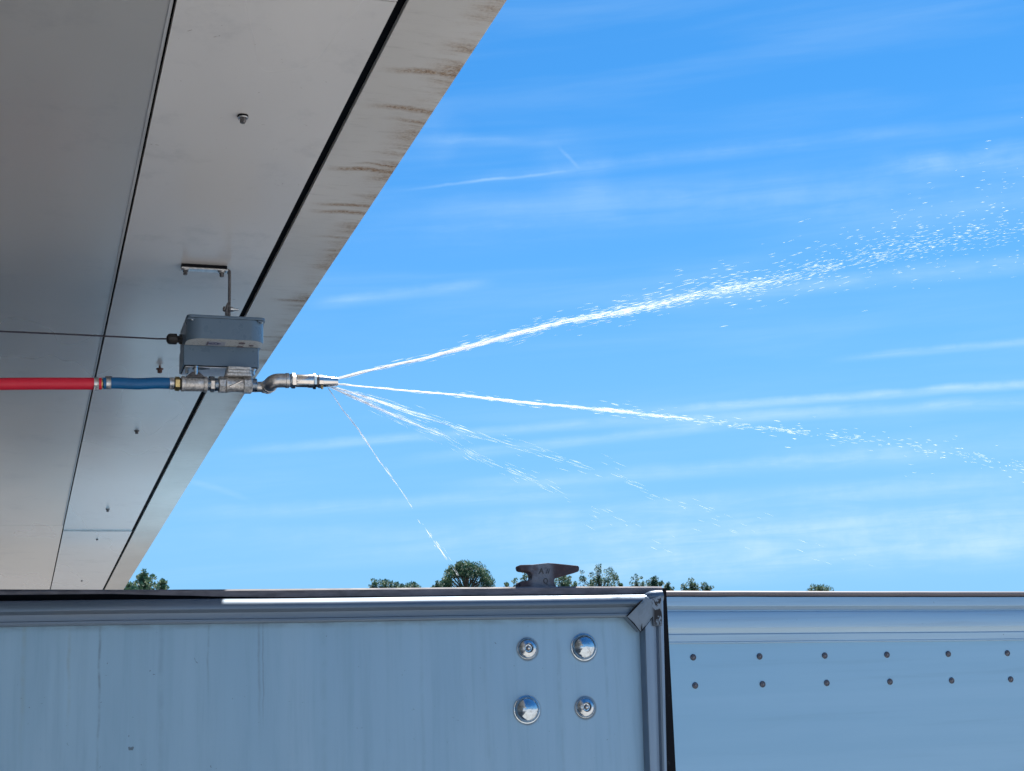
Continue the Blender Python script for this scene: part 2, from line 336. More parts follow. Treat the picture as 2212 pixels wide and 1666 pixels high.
# ground
b = NB('yard_gravel')
n1 = b.noise(b.pos, (1, 1, 1), 0.5, 5, 0.6); n2 = b.noise(b.pos, (1, 1, 1), 40, 4, 0.7)
c = b.mix(b.ramp(n1, 0.3, 0.7), (0.42, 0.395, 0.36), (0.52, 0.49, 0.45)); c = b.mix(b.math('MULTIPLY', b.ramp(n2, 0.4, 0.7), 0.4), c, (0.25, 0.23, 0.21))
x, y, z = b.xyz()
far_dark = b.ramp(b.math('ADD', y, b.math('MULTIPLY', n1, 3.0)), 9.4, 10.2)
c = b.mix(far_dark, c, b.mix(b.ramp(n2, 0.3, 0.7), (0.17, 0.16, 0.15), (0.24, 0.225, 0.21)))  # unseen far ground, darkened to tone down reflections in the soffit
b.set(color=c, rough=0.9); b.bump(n2, 0.4, 0.01)

# ------------------------------------------------------------------ mesh helpers
class MB:
    def __init__(s): s.v = []; s.f = []; s.mi = []; s.cur = 0
    def add(s, vs, fs):
        o = len(s.v); s.v += [tuple(p) for p in vs]; s.f += [tuple(i + o for i in f) for f in fs]; s.mi += [s.cur] * len(fs); return s
    def box(s, x0, x1, y0, y1, z0, z1):
        return s.add([(x0, y0, z0), (x1, y0, z0), (x1, y1, z0), (x0, y1, z0), (x0, y0, z1), (x1, y0, z1), (x1, y1, z1), (x0, y1, z1)],
                     [(0, 3, 2, 1), (4, 5, 6, 7), (0, 1, 5, 4), (1, 2, 6, 5), (2, 3, 7, 6), (3, 0, 4, 7)])
    def prism(s, poly, d):
        """poly: list of 3D points (planar), extruded by vector d"""
        n = len(poly); d = Vector(d); a = [Vector(p) for p in poly]; vs = a + [p + d for p in a]
        fs = [tuple(range(n))[::-1], tuple(range(n, 2 * n))] + [(i, (i + 1) % n, n + (i + 1) % n, n + i) for i in range(n)]
        return s.add(vs, fs)
    def rings(s, rings, cap=True):
        n = len(rings[0]); vs = []; fs = []
        for r in rings: vs += [tuple(p) for p in r]
        for k in range(len(rings) - 1):
            for i in range(n):
                a = k * n + i; b2 = k * n + (i + 1) % n; fs.append((a, b2, b2 + n, a + n))
        if cap: fs.append(tuple(range(n))[::-1]); fs.append(tuple(range((len(rings) - 1) * n, len(rings) * n)))
        return s.add(vs, fs)
    def lathe(s, axis, prof, seg=32, ang=0.0, hexes=()):
        """axis=(origin, dir); prof=[(t, r)...]"""
        o, d = Vector(axis[0]), Vector(axis[1]).normalized()
        a = d.orthogonal().normalized()
        a = Vector((0, 0, 1)) - d * d.z
        if a.length < 0.1: a = Vector((1, 0, 0)) - d * d.x
        a.normalize(); c = d.cross(a)
        rs = []
        for (t, r) in prof:
            rs.append([o + d * t + (a * math.cos(ang + 2 * math.pi * i / seg) + c * math.sin(ang + 2 * math.pi * i / seg)) * r for i in range(seg)])
        return s.rings(rs)
    def tube(s, path, rad, seg=24):
        path = [Vector(p) for p in path]; rs = []
        if not isinstance(rad, (list, tuple)): rad = [rad] * len(path)
        up = None
        for i, p in enumerate(path):
            t = (path[min(i + 1, len(path) - 1)] - path[max(i - 1, 0)]).normalized()
            if up is None: up = t.orthogonal().normalized()
            up = (up - t * up.dot(t)).normalized(); c = t.cross(up)
            rs.append([p + (up * math.cos(2 * math.pi * k / seg) + c * math.sin(2 * math.pi * k / seg)) * rad[i] for k in range(seg)])
        return s.rings(rs)
    def build(s, name, mats, parent=None, bevel=0, seg=2, smooth_angle=35, recalc=True):
        if isinstance(mats, str): mats = [mats]
        me = bpy.data.meshes.new(name)
        off = parent.matrix_world.translation if False else (loc_of(parent) if parent else Vector((0, 0, 0)))
        me.from_pydata([tuple(Vector(p) - off) for p in s.v], [], s.f)
        for i, k in enumerate(s.mi): me.polygons[i].material_index = k
        if recalc or bevel:
            bm = bmesh.new(); bm.from_mesh(me)
            if recalc: bmesh.ops.recalc_face_normals(bm, faces=bm.faces)
            if bevel:
                es = [e for e in bm.edges if len(e.link_faces) == 2 and e.calc_face_angle(0) > R_(30)]
                bmesh.ops.bevel(bm, geom=es, offset=bevel, segments=seg, affect='EDGES', profile=0.5, clamp_overlap=True)
            bm.to_mesh(me); bm.free()
        for mm in mats: me.materials.append(MATS[mm])
        if bevel: smooth_angle = 40
        if smooth_angle:
            me.polygons.foreach_set('use_smooth', [True] * len(me.polygons)); me.set_sharp_from_angle(angle=R_(smooth_angle))
        me.update()
        o = bpy.data.objects.new(name, me); COL.objects.link(o)
        if bevel: wm = o.modifiers.new('weighted', 'WEIGHTED_NORMAL'); wm.keep_sharp = True; wm.weight = 100
        if parent: o.parent = parent
        return o
_LOC = {}
def loc_of(o):
    v = Vector((0, 0, 0))
    while o is not None:
        v += o.location; o = o.parent
    return v
def tag(o, label=None, cat=None, group=None, kind=None):
    if label: o['label'] = label
    if cat: o['category'] = cat
    if group: o['group'] = group
    if kind: o['kind'] = kind
    return o
def thing(name, label, cat, loc, group=None):
    o = bpy.data.objects.new(name, None); COL.objects.link(o); o.location = loc; o.empty_display_size = 0.1
    return tag(o, label, cat, group)
def text_mesh(txt, size, depth, bevel=0.0):
    cu = bpy.data.curves.new('txt', 'FONT'); cu.body = txt; cu.size = size; cu.extrude = depth; cu.align_x = 'CENTER'; cu.align_y = 'CENTER'
    cu.resolution_u = 3; cu.offset = bevel
    o = bpy.data.objects.new('txt', cu); COL.objects.link(o)
    me = bpy.data.meshes.new_from_object(o.evaluated_get(bpy.context.evaluated_depsgraph_get()))
    bpy.data.objects.remove(o, do_unlink=True); bpy.data.curves.remove(cu)
    vs = [v.co.copy() for v in me.vertices]; fs = [tuple(p.vertices) for p in me.polygons]
    bpy.data.meshes.remove(me); return vs, fs
def add_text(mb, txt, size, depth, org, ax, ay, bold=0.0):
    vs, fs = text_mesh(txt, size, depth, bold); ax, ay = Vector(ax), Vector(ay); az = ax.cross(ay)
    mb.add([Vector(org) + ax * v.x + ay * v.y + az * v.z for v in vs], fs)
def rounded(x0, x1, y0, y1, rads, seg=6):
    """plan polygon CCW; radii for corners (x0y0, x1y0, x1y1, x0y1)"""
    out = []
    for (cx, cy, r, a0) in ((x0 + rads[0], y0 + rads[0], rads[0], 180), (x1 - rads[1], y0 + rads[1], rads[1], 270), (x1 - rads[2], y1 - rads[2], rads[2], 0), (x0 + rads[3], y1 - rads[3], rads[3], 90)):
        for k in range(seg + 1):
            a = R_(a0 + 90 * k / seg); out.append((cx + r * math.cos(a), cy + r * math.sin(a)))
    return out
rnd = random.Random(11)

# ------------------------------------------------------------------ ground
g = MB(); n = 40; ext = 1500.0
for i in range(n + 1):
    for j in range(n + 1):
        fx = (i / n * 2 - 1); fy = (j / n * 2 - 1); g.v.append((ext * fx * abs(fx), ext * fy * abs(fy), 0.0))
for i in range(n):
    for j in range(n):
        a = i * (n + 1) + j; g.f.append((a, a + n + 1, a + n + 2, a + 1)); g.mi.append(0)
tag(g.build('ground', 'yard_gravel', smooth_angle=0, recalc=False), kind='structure')

# ------------------------------------------------------------------ canopy (soffit)
ZC = 2.65
can = thing('canopy', 'grey metal canopy soffit with black seams and rust streaked outer edge', 'canopy', (-2.0, 5.0, 0.0))
SEAM1, GAP_L, GAP_R = 0.1710, 0.4655, 0.4800
YJ = [-6.0, 1.797, 6.70, 11.6, 14.0]
T = 0.012
def panel(x0, x1, y0, y1, mat, skew=0.0, hang=0.0):
    mb = MB()
    z0 = ZC - hang
    nx, ny = max(6, int((x1 - x0) / .05)), max(8, int((y1 - y0) / .18)); vs = []; fs = []
    for i in range(nx + 1):
        for j in range(ny + 1):
            fx, fy = i / nx, j / ny; x_ = x0 + (x1 - x0) * fx; y_ = y0 + (y1 - y0) * fy - skew * fx * fy
            pil = min(1, fx * 5, (1 - fx) * 5) * min(1, fy * 12, (1 - fy) * 12); e_ = min(fx, 1 - fx) * (x1 - x0)
            w = .0030 * mnoise.noise(Vector((x_ * 2.2, y_ * .55, 3))) + .0012 * mnoise.noise(Vector((x_ * 5, y_ * 1.8, 9))) - .0012 * math.exp(-e_ / .03)
            vs.append((x_, y_, z0 - w * (.25 + .75 * pil)))
    n0 = len(vs)
    for i in range(nx):
        for j in range(ny):
            a = i * (ny + 1) + j; fs.append((a, a + 1, a + ny + 2, a + ny + 1))
    rim = [i * (ny + 1) for i in range(nx + 1)] + [nx * (ny + 1) + j for j in range(1, ny + 1)] + [i * (ny + 1) + ny for i in range(nx - 1, -1, -1)] + [j for j in range(ny - 1, 0, -1)]
    m0 = len(vs); vs += [(vs[q][0], vs[q][1], z0 + T) for q in rim]; nr = len(rim)
    fs += [(rim[q], rim[(q + 1) % nr], m0 + (q + 1) % nr, m0 + q) for q in range(nr)]; fs.append(tuple(range(m0, m0 + nr)))
    mb.add(vs, fs)
    return mb.build('soffit_panel', mat, can, smooth_angle=30)
for k in range(4):
    y0, y1 = YJ[k] + 0.0015, YJ[k + 1] - 0.0015
    panel(SEAM1 + 0.0050, GAP_L, y0, y1, 'soffit_paint', -0.02 if k == 1 else 0.0, 0.0055 if k > 1 else 0.0)
for x0, x1 in ((-1.05, SEAM1), (-2.28, -1.054), (-3.51, -2.284), (-4.0, -3.514)):
    for (y0, y1) in ((-6.0, 6.55), (6.553, 14.0)):
        panel(x0, x1, y0, y1, 'soffit_metal', 0.0, 0.003)
# outer strip: its edge is not quite straight
ex = [(-6.0, 0.625), (1.755, 0.612), (2.6, 0.605), (3.4, 0.596), (3.95, 0.590), (4.12, 0.5875), (6.69, 0.5885)]
mb = MB(); mb.prism([(GAP_R, -6.0, ZC)] + [(x_, y_, ZC) for y_, x_ in ex] + [(GAP_R, 6.69, ZC)], (0, 0, T)); mb.build('edge_strip', 'soffit_edge_paint', can, bevel=0.0015)
mb = MB(); mb.prism([(GAP_R, 6.693, ZC), (0.5885, 6.693, ZC), (0.589, 9.0, ZC), (0.590, 14.0, ZC), (GAP_R, 14.0, ZC)], (0, 0, T)); mb.build('edge_strip', 'soffit_edge_paint', can, bevel=0.0015)
# dark channels seen through the gaps and the roof deck above
mb = MB(); mb.box(GAP_L - 0.02, GAP_R + 0.02, -6, 14, ZC + 0.0125, ZC + 0.016); mb.box(SEAM1 - 0.03, SEAM1 + 0.03, -6, 14, ZC + 0.0125, ZC + 0.016)
mb.box(SEAM1 + .031, GAP_L - .021, 6.6, 6.8, ZC + 0.0125, ZC + 0.016)
mb.build('seam_channel', 'black_void', can, smooth_angle=0)
mb = MB(); mb.box(GAP_L - 0.0005, GAP_R + 0.0005, -5.99, 13.99, ZC + 0.0075, ZC + 0.0124); mb.build('seam_gasket', 'black_void', can, smooth_angle=0)
mb = MB(); mb.prism([(-4.0, -6.0, ZC + 0.017), (0.624, -6.0, ZC + 0.017), (0.604, 2.6, ZC + 0.017), (0.5865, 4.12, ZC + 0.017), (0.5875, 14.0, ZC + 0.017), (-4.0, 14.0, ZC + 0.017)], (0, 0, 0.065)); mb.build('roof_deck', 'deck_paint', can)
mb = MB(); mb.box(-4.15, -4.002, -6.0, 14.0, 0.0, ZC + 0.08); mb.build('wall', 'wall_render', can)
# sheet-metal lips running beside the narrow seam
mb = MB(); mb.box(SEAM1 - 0.0045, SEAM1 - 0.0008, -5.9, 6.54, ZC - 0.0042, ZC - 0.0031); mb.build('seam_lip', 'deck_paint', can, smooth_angle=0)

def hex_bolt(name, parent, p, r, h, wr, wm, hm, axis=(0, 0, -1), gap=0.0):
    """washer + flanged hex head pointing along axis from p"""
    p = Vector(p); d = Vector(axis)
    mb = MB(); mb.lathe((p, d), [(0, wr * 0.98), (0.0022 + gap, wr), (0.0032 + gap, wr * 0.9)], 24); w = mb.build(name, wm, parent)
    mb = MB(); mb.lathe((p + d * (0.0033 + gap), d), [(0, r * 1.22), (0.0012, r * 1.22), (0.0016, r), (h * 0.85, r * 0.98), (h, r * 0.78)], 6, rnd.random()); mb.build('bolt_head', hm, w, smooth_angle=20)
    return w
for k, yb in enumerate((2.215, 3.812, 4.611, 6.122, 6.928, 8.534, 10.1, 0.61)):
    big = yb < 3
    rusty = abs(yb - 3.812) < .01
    if rusty:
        mb = MB(); mb.lathe(((0.328, yb, ZC), (0, 0, -1)), [(0, .0028), (.010, .0028)], 12); s_ = mb.build('bolt', 'rust_bolt', can)
        mb = MB(); mb.lathe(((0.328, yb, ZC - .008), (0, 0, -1)), [(0, .0095), (.002, .0095)], 20); mb.build('washer', 'rust_bolt', s_)
        mb = MB(); mb.lathe(((0.328, yb, ZC - .0101), (0, 0, -1)), [(0, .0062), (.008, .0062), (.010, .004)], 6, 0.3); mb.build('bolt_head', 'rust_bolt', s_, smooth_angle=20)
    else:
        hex_bolt('bolt', can, (0.330 if not big else 0.315, yb, ZC), .0052 if big else .0054, .0095 if big else .008, .0088 if big else .0082, 'black_rubber' if big else 'dark_steel', 'dark_steel')
    if big:
        mb = MB(); mb.lathe(((0.315, yb, ZC - .0034), (0, 0, -1)), [(0, .0083), (.0012, .0080)], 24); mb.build('washer', 'zinc', can)

# ------------------------------------------------------------------ container in front
CY = 2.65
con = thing('metal_container', 'white aluminium container with framed front, four round bolt heads and dark worn top rail', 'container', (0.0, 3.2, 0.0))
XL, XR = -1.6, 1.172
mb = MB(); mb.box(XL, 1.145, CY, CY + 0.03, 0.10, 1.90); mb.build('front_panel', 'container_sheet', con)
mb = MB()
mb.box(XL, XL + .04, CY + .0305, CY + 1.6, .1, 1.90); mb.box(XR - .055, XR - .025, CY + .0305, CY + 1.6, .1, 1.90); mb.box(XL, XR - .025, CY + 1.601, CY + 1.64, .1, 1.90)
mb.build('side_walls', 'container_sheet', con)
mb = MB(); mb.box(XL, XR - .03, CY + .031, CY + 1.6, 0.0, .099); mb.build('base_frame', 'dark_steel', con)
# header extrusion: profile in (Y, Z)
def header_profile():
    p = []
    r = 0.0145; yc, zc = CY - 0.012, 1.9085
    p += [(CY + 0.02, 1.9240), (yc + 0.002, 1.9240), (yc - .002, 1.9230), (yc - .0075, 1.9192), (yc - .0115, 1.9152), (yc - .0138, 1.9118), (yc - .0146, 1.9085)]
    p += [(yc - r * 0.985, zc - .004), (yc - r * 0.75, 1.9020), (yc - 0.0065, 1.8990), (yc - 0.006, 1.8955), (yc - 0.006, 1.8885), (yc - 0.0085, 1.8872), (yc - 0.0085, 1.8835), (yc - 0.007, 1.8815), (CY + 0.001, 1.8812), (CY + 0.02, 1.8812)]
    return p
pr = header_profile()
mb = MB(); n = 48; rings = []
for k in range(n + 1):
    x_ = XL + (1.150 - XL) * k / n
    w = 0.0006 * mnoise.noise(Vector((x_ * 3.0, 0, 0))) + 0.0002 * mnoise.noise(Vector((x_ * 25, 3, 0)))
    rings.append([(x_ if k < n else x_, yy + w * 0.5, zz + w) for yy, zz in pr])
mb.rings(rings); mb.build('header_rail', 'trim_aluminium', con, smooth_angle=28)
# dark top rail, a shallow worn bar behind the header
mb = MB(); n = 70; rings = []
for k in range(n + 1):
    x_ = XL + (1.1885 - XL) * k / n
    w = 0.0005 * mnoise.noise(Vector((x_ * 9, 1, 0))) + 0.0004 * mnoise.noise(Vector((x_ * 40, 5, 0)))
    zt = 1.9425 - 0.0015 * max(0, (x_ - 1.03) / 0.15)
    rings.append([(x_, CY + .004, 1.9242), (x_, CY + .004, zt - .003 + w), (x_, CY + .007, zt + w), (x_, CY + .075, zt + w), (x_, CY + .075, 1.9005), (x_, CY + .022, 1.9005), (x_, CY + .022, 1.9242)])
mb.rings(rings); mb.build('top_rail', 'dark_rail', con, smooth_angle=30)
mb = MB(); rings = []
for k in range(61):
    x_ = XL + (1.16 - XL) * k / 60; th_ = .0035 + .0085 * max(0.0, min(1.0, (.40 - x_) / .25)) + .0008 * mnoise.noise(Vector((x_ * 30, 0, 2)))
    rings.append([(x_, CY + .0022, 1.9236), (x_, CY + .0022, 1.9236 + th_), (x_, CY + .0038, 1.9236 + th_), (x_, CY + .0038, 1.9236)])
mb.rings(rings); mb.build('rubber_seal', 'black_void', con)
# upright at the right end: profile in (X, Y)
uy = CY - 0.012
PX = [(1.1335, CY + .02), (1.1335, CY), (1.1350, uy - .003), (1.1375, uy - .0075), (1.142, uy - .0085), (1.152, uy - .0075), (1.1565, uy - .0055), (1.1585, uy - .0010), (1.1625, uy - .0010), (1.1650, uy - .0085), (1.1685, uy - .0105), (1.1735, uy - .0105), (1.1760, uy - .007), (1.1768, CY + .004), (1.1768, CY + .0055), (1.150, CY + .02)]
mb = MB(); rings = []
for zz in (0.10, 0.8, 1.5, 1.868, 1.9195):
    rings.append([(x_ + (zz - 1.868) * (.030 + .018 * (x_ - 1.1335) / .043), y_, zz) for x_, y_ in PX])
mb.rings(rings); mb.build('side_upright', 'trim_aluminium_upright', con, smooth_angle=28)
# corner cap: folded diamond plate and tube end
def cp(u, v, dy): return onY(CY - dy, u, v)
A = cp(1354, 1331.5, .021); B_ = cp(1396, 1289, .027); Cc = cp(1383.5, 1364, .020); D_ = cp(1410, 1331, .0262); E_ = cp(1403, 1295, .0285); F_ = cp(1428, 1287, .0285); G_ = cp(1431, 1352, .0245); H_ = cp(1412, 1352, .023)
M_ = cp(1386, 1325, .0262)
mb = MB()
front = [A, B_, E_, F_, G_, H_, D_, Cc, M_]
vs = front + [Vector((p.x, CY + .018, p.z)) for p in front]
fs = [(0, 8, 1), (8, 2, 1), (8, 6, 2), (8, 7, 6), (0, 7, 8), (2, 6, 5, 3), (3, 5, 4)]
o_ = 9
for a_, b_ in ((0, 1), (1, 2), (2, 3), (3, 4), (4, 5), (5, 6), (6, 7), (7, 0)): fs.append((a_, b_, b_ + o_, a_ + o_))
mb.add(vs, fs); mb.build('corner_cap', 'scuffed_corner', con, smooth_angle=14)
mb = MB(); p0 = cp(1393, 1292.5, .010); p1 = cp(1406, 1289.5, .012); p2 = cp(1429, 1288, .012)
mb.tube([p0, (p0 + p1) / 2, p1, (p1 + p2) / 2, p2], [.0075, .0098, .0112, .0116, .0112], 24); mb.build('corner_tube', 'trim_aluminium', con)
# small cracks / caulk lines of the corner
mb = MB(); q = [cp(1354, 1332, .0235), cp(1364, 1321, .0265), cp(1377, 1307, .0290), cp(1388, 1296, .0290)]
mb.tube(q, [.0008, .0016, .0018, .0009], 6); q = [cp(1386.5, 1362, .0225), cp(1386.5, 1355, .0245), cp(1386.8, 1347, .0262)]
mb.tube(q, [.0010, .0009, .0003], 6); mb.tube([cp(1355, 1333, .0225), cp(1369, 1347, .022), cp(1384, 1366, .0215)], [.0005, .0011, .0007], 6)
mb.tube([cp(1386, 1364, .022), cp(1398, 1349, .025), cp(1410, 1333, .0305)], [.0004, .0006, .0005], 6); mb.build('caulk', 'black_rubber', con)
# black rubber edge beyond the upright
t0, t1, b0, b1 = onY(CY + .006, 1428, 1284), onY(CY + .006, 1439.5, 1270), onY(CY + .006, 1441, 1666), onY(CY + .006, 1460.5, 1666)
k_ = (0.15 - t1.z) / (b1.z - t1.z)
bl = t0.lerp(b0, k_); br_ = t1.lerp(b1, k_)
mb = MB(); mb.prism([Vector((1.172, CY + .006, 1.9235)), Vector((1.1890, CY + .006, 1.9235)), Vector((1.1890, CY + .006, 1.9380)), Vector((t1.x, CY + .006, 1.9380)), Vector((br_.x, CY + .006, .15)), Vector((1.125, CY + .006, .15))], (0, .05, 0)); mb.build('rubber_edge', 'black_rubber', con, bevel=.0012)
# bolt heads
def dome(u, v, r, h):
    c_ = onY(CY, u, v); mb = MB(); prof = [(-.0008, r * 1.07), (0.0008, r * 1.07), (.0012, r * 1.01)]
    for k in range(11):
        a = R_(k * 90 / 10); prof.append((.0013 + h * math.sin(a), max(.0002, r * math.cos(a))))
    mb.lathe((c_, (0, -1, 0)), prof, 48); return mb.build('bolt_head', 'chrome', con, smooth_angle=50)
dome(1261, 1398, .0238, .0165); dome(1138, 1533, .0238, .0165)
def torx(u, v, r):
    c_ = onY(CY, u, v); mb = MB(); prof = [(-.0006, r * 1.03), (.0008, r * 1.03)]
    for k in range(8):
        a = R_(k * 62 / 7); prof.append((.001 + .011 * math.sin(a), r * math.cos(a)))
    prof += [(.0098, r * .42), (.0060, r * .36), (.0055, r * .05)]
    mb.lathe((c_, (0, -1, 0)), prof, 48); o = mb.build('bolt_head', 'chrome_worn', con, smooth_angle=30)
    mb = MB(); pts = []
    for k in range(12):
        rr = r * (.30 if k % 2 else .21); a = math.pi * k / 6; pts.append(c_ + Vector((rr * math.cos(a), -.0072, rr * math.sin(a))))
    mb.prism(pts, (0, .001, 0)); mb.build('drive_socket', 'dark_steel', o)
    mb = MB(); mb.lathe((c_ + Vector((0, -.0070, 0)), (0, -1, 0)), [(0, r * .13), (.003, r * .12), (.0035, r * .07)], 14); mb.build('drive_pin', 'zinc', o)
torx(1139, 1401, .0190); torx(1264, 1528, .0190)
# cast rope hook on the top rail
def hk(x_, y_): return (1106 + x_ * .07353, 1203.6 + y_ * .07353)
OUT = [(206, 235), (222, 186), (260, 176), (620, 165), (850, 140), (1050, 118), (1200, 128), (1580, 165), (1940, 202), (1978, 240), (1978, 335), (1950, 378), (1720, 445), (1500, 510), (1330, 548), (1262, 590), (1238, 640), (1262, 720), (1300, 800), (1312, 838),
       (215, 838), (216, 700), (300, 655), (480, 632), (560, 600), (582, 550), (580, 470), (548, 405), (480, 375), (380, 362), (280, 350), (228, 318)]
HY = CY + .022
poly = [onY(HY, *hk(*p)) for p in OUT]; zb = min(p.z for p in poly); dz = 1.9428 - zb
poly = [Vector((p.x, HY, p.z + dz)) for p in poly]
mb = MB(); mb.prism(poly, (0, .024, 0)); hook = mb.build('rope_hook', 'cast_iron', con, bevel=.0018, seg=3, smooth_angle=45)
c_ = onY(HY, *hk(860, 370)); c_.z += dz
mb = MB(); add_text(mb, 'A', .0150, .0006, c_ + Vector((0, -.0003, 0)), (1, 0, .02), (.12, 0, 1), .0002)
c_ = onY(HY, *hk(1055, 370)); c_.z += dz; add_text(mb, '//', .0135, .0006, c_ + Vector((0, -.0003, 0)), (1, 0, 0), (.15, 0, 1), .0002)
c_ = onY(HY, *hk(985, 660)); c_.z += dz; add_text(mb, 'Q', .0150, .0006, c_ + Vector((0, -.0003, 0)), (.8, 0, 0), (0, 0, 1), .0002)
simple('letter_iron', (0.045, 0.05, 0.062), 0.7, 0, 0.2, 200, 0); mb.build('cast_letters', 'letter_iron', hook, smooth_angle=0)

# ------------------------------------------------------------------ trailer behind on the right
TY = 4.70
trl = thing('cargo_trailer', 'pale aluminium trailer side with ribbed top rail and two rows of rivets', 'trailer', (4.0, 6.0, 0.0))
X0, X1 = -0.8, 9.5
def tz(x_, z_): return z_ - 0.0105 * (x_ - 2.1)
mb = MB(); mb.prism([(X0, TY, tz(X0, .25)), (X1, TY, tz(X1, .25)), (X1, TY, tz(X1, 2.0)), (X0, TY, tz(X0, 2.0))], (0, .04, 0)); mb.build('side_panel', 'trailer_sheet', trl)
RP = [(TY, 1.9685), (TY - .0045, 1.9690), (TY - .0060, 1.9712), (TY - .0060, 1.9740), (TY - .0035, 1.9760), (TY - .0050, 1.9990), (TY - .0025, 2.0030), (TY - .0030, 2.0060), (TY - .0125, 2.0210), (TY - .0130, 2.0260), (TY - .0125, 2.0700), (TY - .0105, 2.0765), (TY - .0040, 2.0790), (TY - .0040, 2.0830), (TY - .0150, 2.0960), (TY - .0155, 2.1010), (TY - .0130, 2.1275), (TY + .02, 2.1285), (TY + .02, 1.9685)]
mb = MB(); rings = []
n = 60
for k in range(n + 1):
    x_ = X0 + (X1 - X0) * k / n; w = .0010 * mnoise.noise(Vector((x_ * 2.3, 7, 0)))
    rings.append([(x_, y_ + w, tz(x_, z_) + w * .6) for y_, z_ in RP])
mb.rings(rings); mb.build('top_rail', 'trailer_rail', trl, smooth_angle=24)
mb = MB(); rings = []
n = 90
for k in range(n + 1):
    x_ = X0 + (X1 - X0) * k / n; w = .0012 * mnoise.noise(Vector((x_ * 3, 2, 0))) + .0006 * mnoise.noise(Vector((x_ * 14, 2, 0)))
    rings.append([(x_, TY - .010 + .013 * (1 - math.cos(a_)) - .006, tz(x_, 2.1395) + .0108 * math.sin(a_) + w) if False else (x_, TY + .0 - .0175 * math.cos(a_), tz(x_, 2.1393) + .0106 * math.sin(a_) + w) for a_ in [R_(q * 30) for q in range(12)]])
mb.rings(rings); mb.build('top_tube', 'trailer_top_tube', trl)
mb = MB(); mb.box(X0, X1, TY + .6, TY + 2.4, 1.99, 2.02); mb.prism([(X0, TY + .0405, .25), (X0 + .04, TY + .0405, .25), (X0 + .04, TY + .0405, 2.0), (X0, TY + .0405, 2.0)], (0, 2.4, 0)); mb.prism([(X1 - .04, TY + .0405, .25), (X1, TY + .0405, .25), (X1, TY + .0405, 1.95), (X1 - .04, TY + .0405, 1.95)], (0, 2.4, 0))
mb.box(X0, X1, TY + 2.45, TY + 2.5, .25, 2.0); mb.build('far_walls', 'trailer_sheet', trl)
mb = MB(); mb.box(X0 + .2, X1 - .2, TY + .1, TY + 2.3, 0.0, .249); mb.build('underframe', 'dark_steel', trl)
# rivets
mb = MB(); mb.lathe(((0, 0, 0), (0, -1, 0)), [(-.001, .0112), (.0016, .0112), (.0034, .0100), (.0048, .0080), (.0030, .0062), (.0032, .0050), (.0050, .0040), (.0056, .0018)], 18, .2)
riv0 = mb.build('rivet', 'rivet_metal', None, smooth_angle=40); rme = riv0.data; bpy.data.objects.remove(riv0)
for k in range(-6, 26):
    for zz in (1.9190, 1.8260):
        x_ = 2.202 + k * .2546
        if x_ < X0 + .1 or x_ > X1 - .1: continue
        o = bpy.data.objects.new('rivet', rme); COL.objects.link(o); o.parent = trl
        o.location = Vector((x_ + rnd.uniform(-.002, .002), TY, tz(x_, zz) + (0.004 if zz > 1.9 else .002))) - trl.location
        o.rotation_euler = (0, rnd.uniform(0, 6), 0)

# ------------------------------------------------------------------ valve assembly hanging from the soffit
VY = 2.95
KM = (onY(VY, 560, 830) - onY(VY, 385, 830)).length / 175.0     # metres per image unit here
brk = thing('mounting_bracket', 'thin zinc angle bracket bolted under the soffit above the grey valve box', 'bracket', (0.345, 2.98, ZC))
FYa, FYb = 2.972, 2.992
mb = MB(); th = .0035
xr = onY(2.98, 496, 600).x
mb.box(0.297, xr - .004, FYa, FYb, ZC - .0065 - th, ZC - .0065)
mb.build('flange', 'zinc', brk, bevel=.0006)
mb = MB(); mb.box(0.2975, xr - .006, FYa - .001, FYb + .004, ZC - .0064, ZC - .0002); mb.build('black_layer', 'black_rubber', brk)  # black layer between flange and soffit
mb = MB(); rings = []
zt_ = ZC - .0065
for (xx, zz, nx, nz) in [(xr - .0045, zt_ - th / 2, 0, 1), (xr - .002, zt_ - th / 2 - .0006, .38, .92), (xr - .0006, zt_ - th / 2 - .0020, .92, .38), (xr, zt_ - .0060, 1, 0), (xr, 2.60, 1, 0), (xr - .0005, 2.555, 1, 0), (xr - .0005, 2.530, 1, 0)]:
    h = th / 2; rings.append([(xx + nx * h, FYa, zz + nz * h), (xx + nx * h, FYb, zz + nz * h), (xx - nx * h, FYb, zz - nz * h), (xx - nx * h, FYa, zz - nz * h)])
mb.rings(rings); mb.build('arm', 'dark_steel', brk, smooth_angle=30)
for xx in (0.3055, 0.3800):
    hex_bolt('bolt', brk, (xx, 2.981, zt_ - th), .0046, .0085, .0085, 'zinc', 'dark_steel')

box = thing('valve_actuator', 'grey plastic electric actuator box hanging over the pipe valve', 'actuator', (0.385, 2.97, 2.42))
HF = 2.895; HB = 3.03; BF = 2.947
tl = onY(HF, 404.5, 678); tr_ = onY(HF, 573, 687)
ztop = (tl.z + tr_.z) / 2; xa, xb = tl.x, tr_.x
zled = onY(HF, 480, 733).z
bl_ = onY(BF, 396, 749); br2 = onY(BF, 559.5, 756); xa2, xb2 = bl_.x, br2.x
zbot = onY(BF, 480, 791).z
def slab(poly, z0, z1): return [(p[0], p[1], z0) for p in poly], (0, 0, z1 - z0)
mb = MB(); mb.prism(*slab(rounded(xa, xb, HF, HB, (.030, .030, .006, .006), 8), zled, ztop - .0062)); mb.build('cover', 'housing_grey', box, bevel=.0012, seg=2)
mb = MB(); mb.prism(*slab(rounded(xa + .0010, xb - .0010, HF + .0012, BF - .0006, (.0285, .0285, .001, .001), 8), zled - .0004, zled - .0001)); mb.build('ledge_bounce_face', 'ledge_bounce_tone', box, smooth_angle=0)  # pale face: light bounced from the ground, painted under the cover
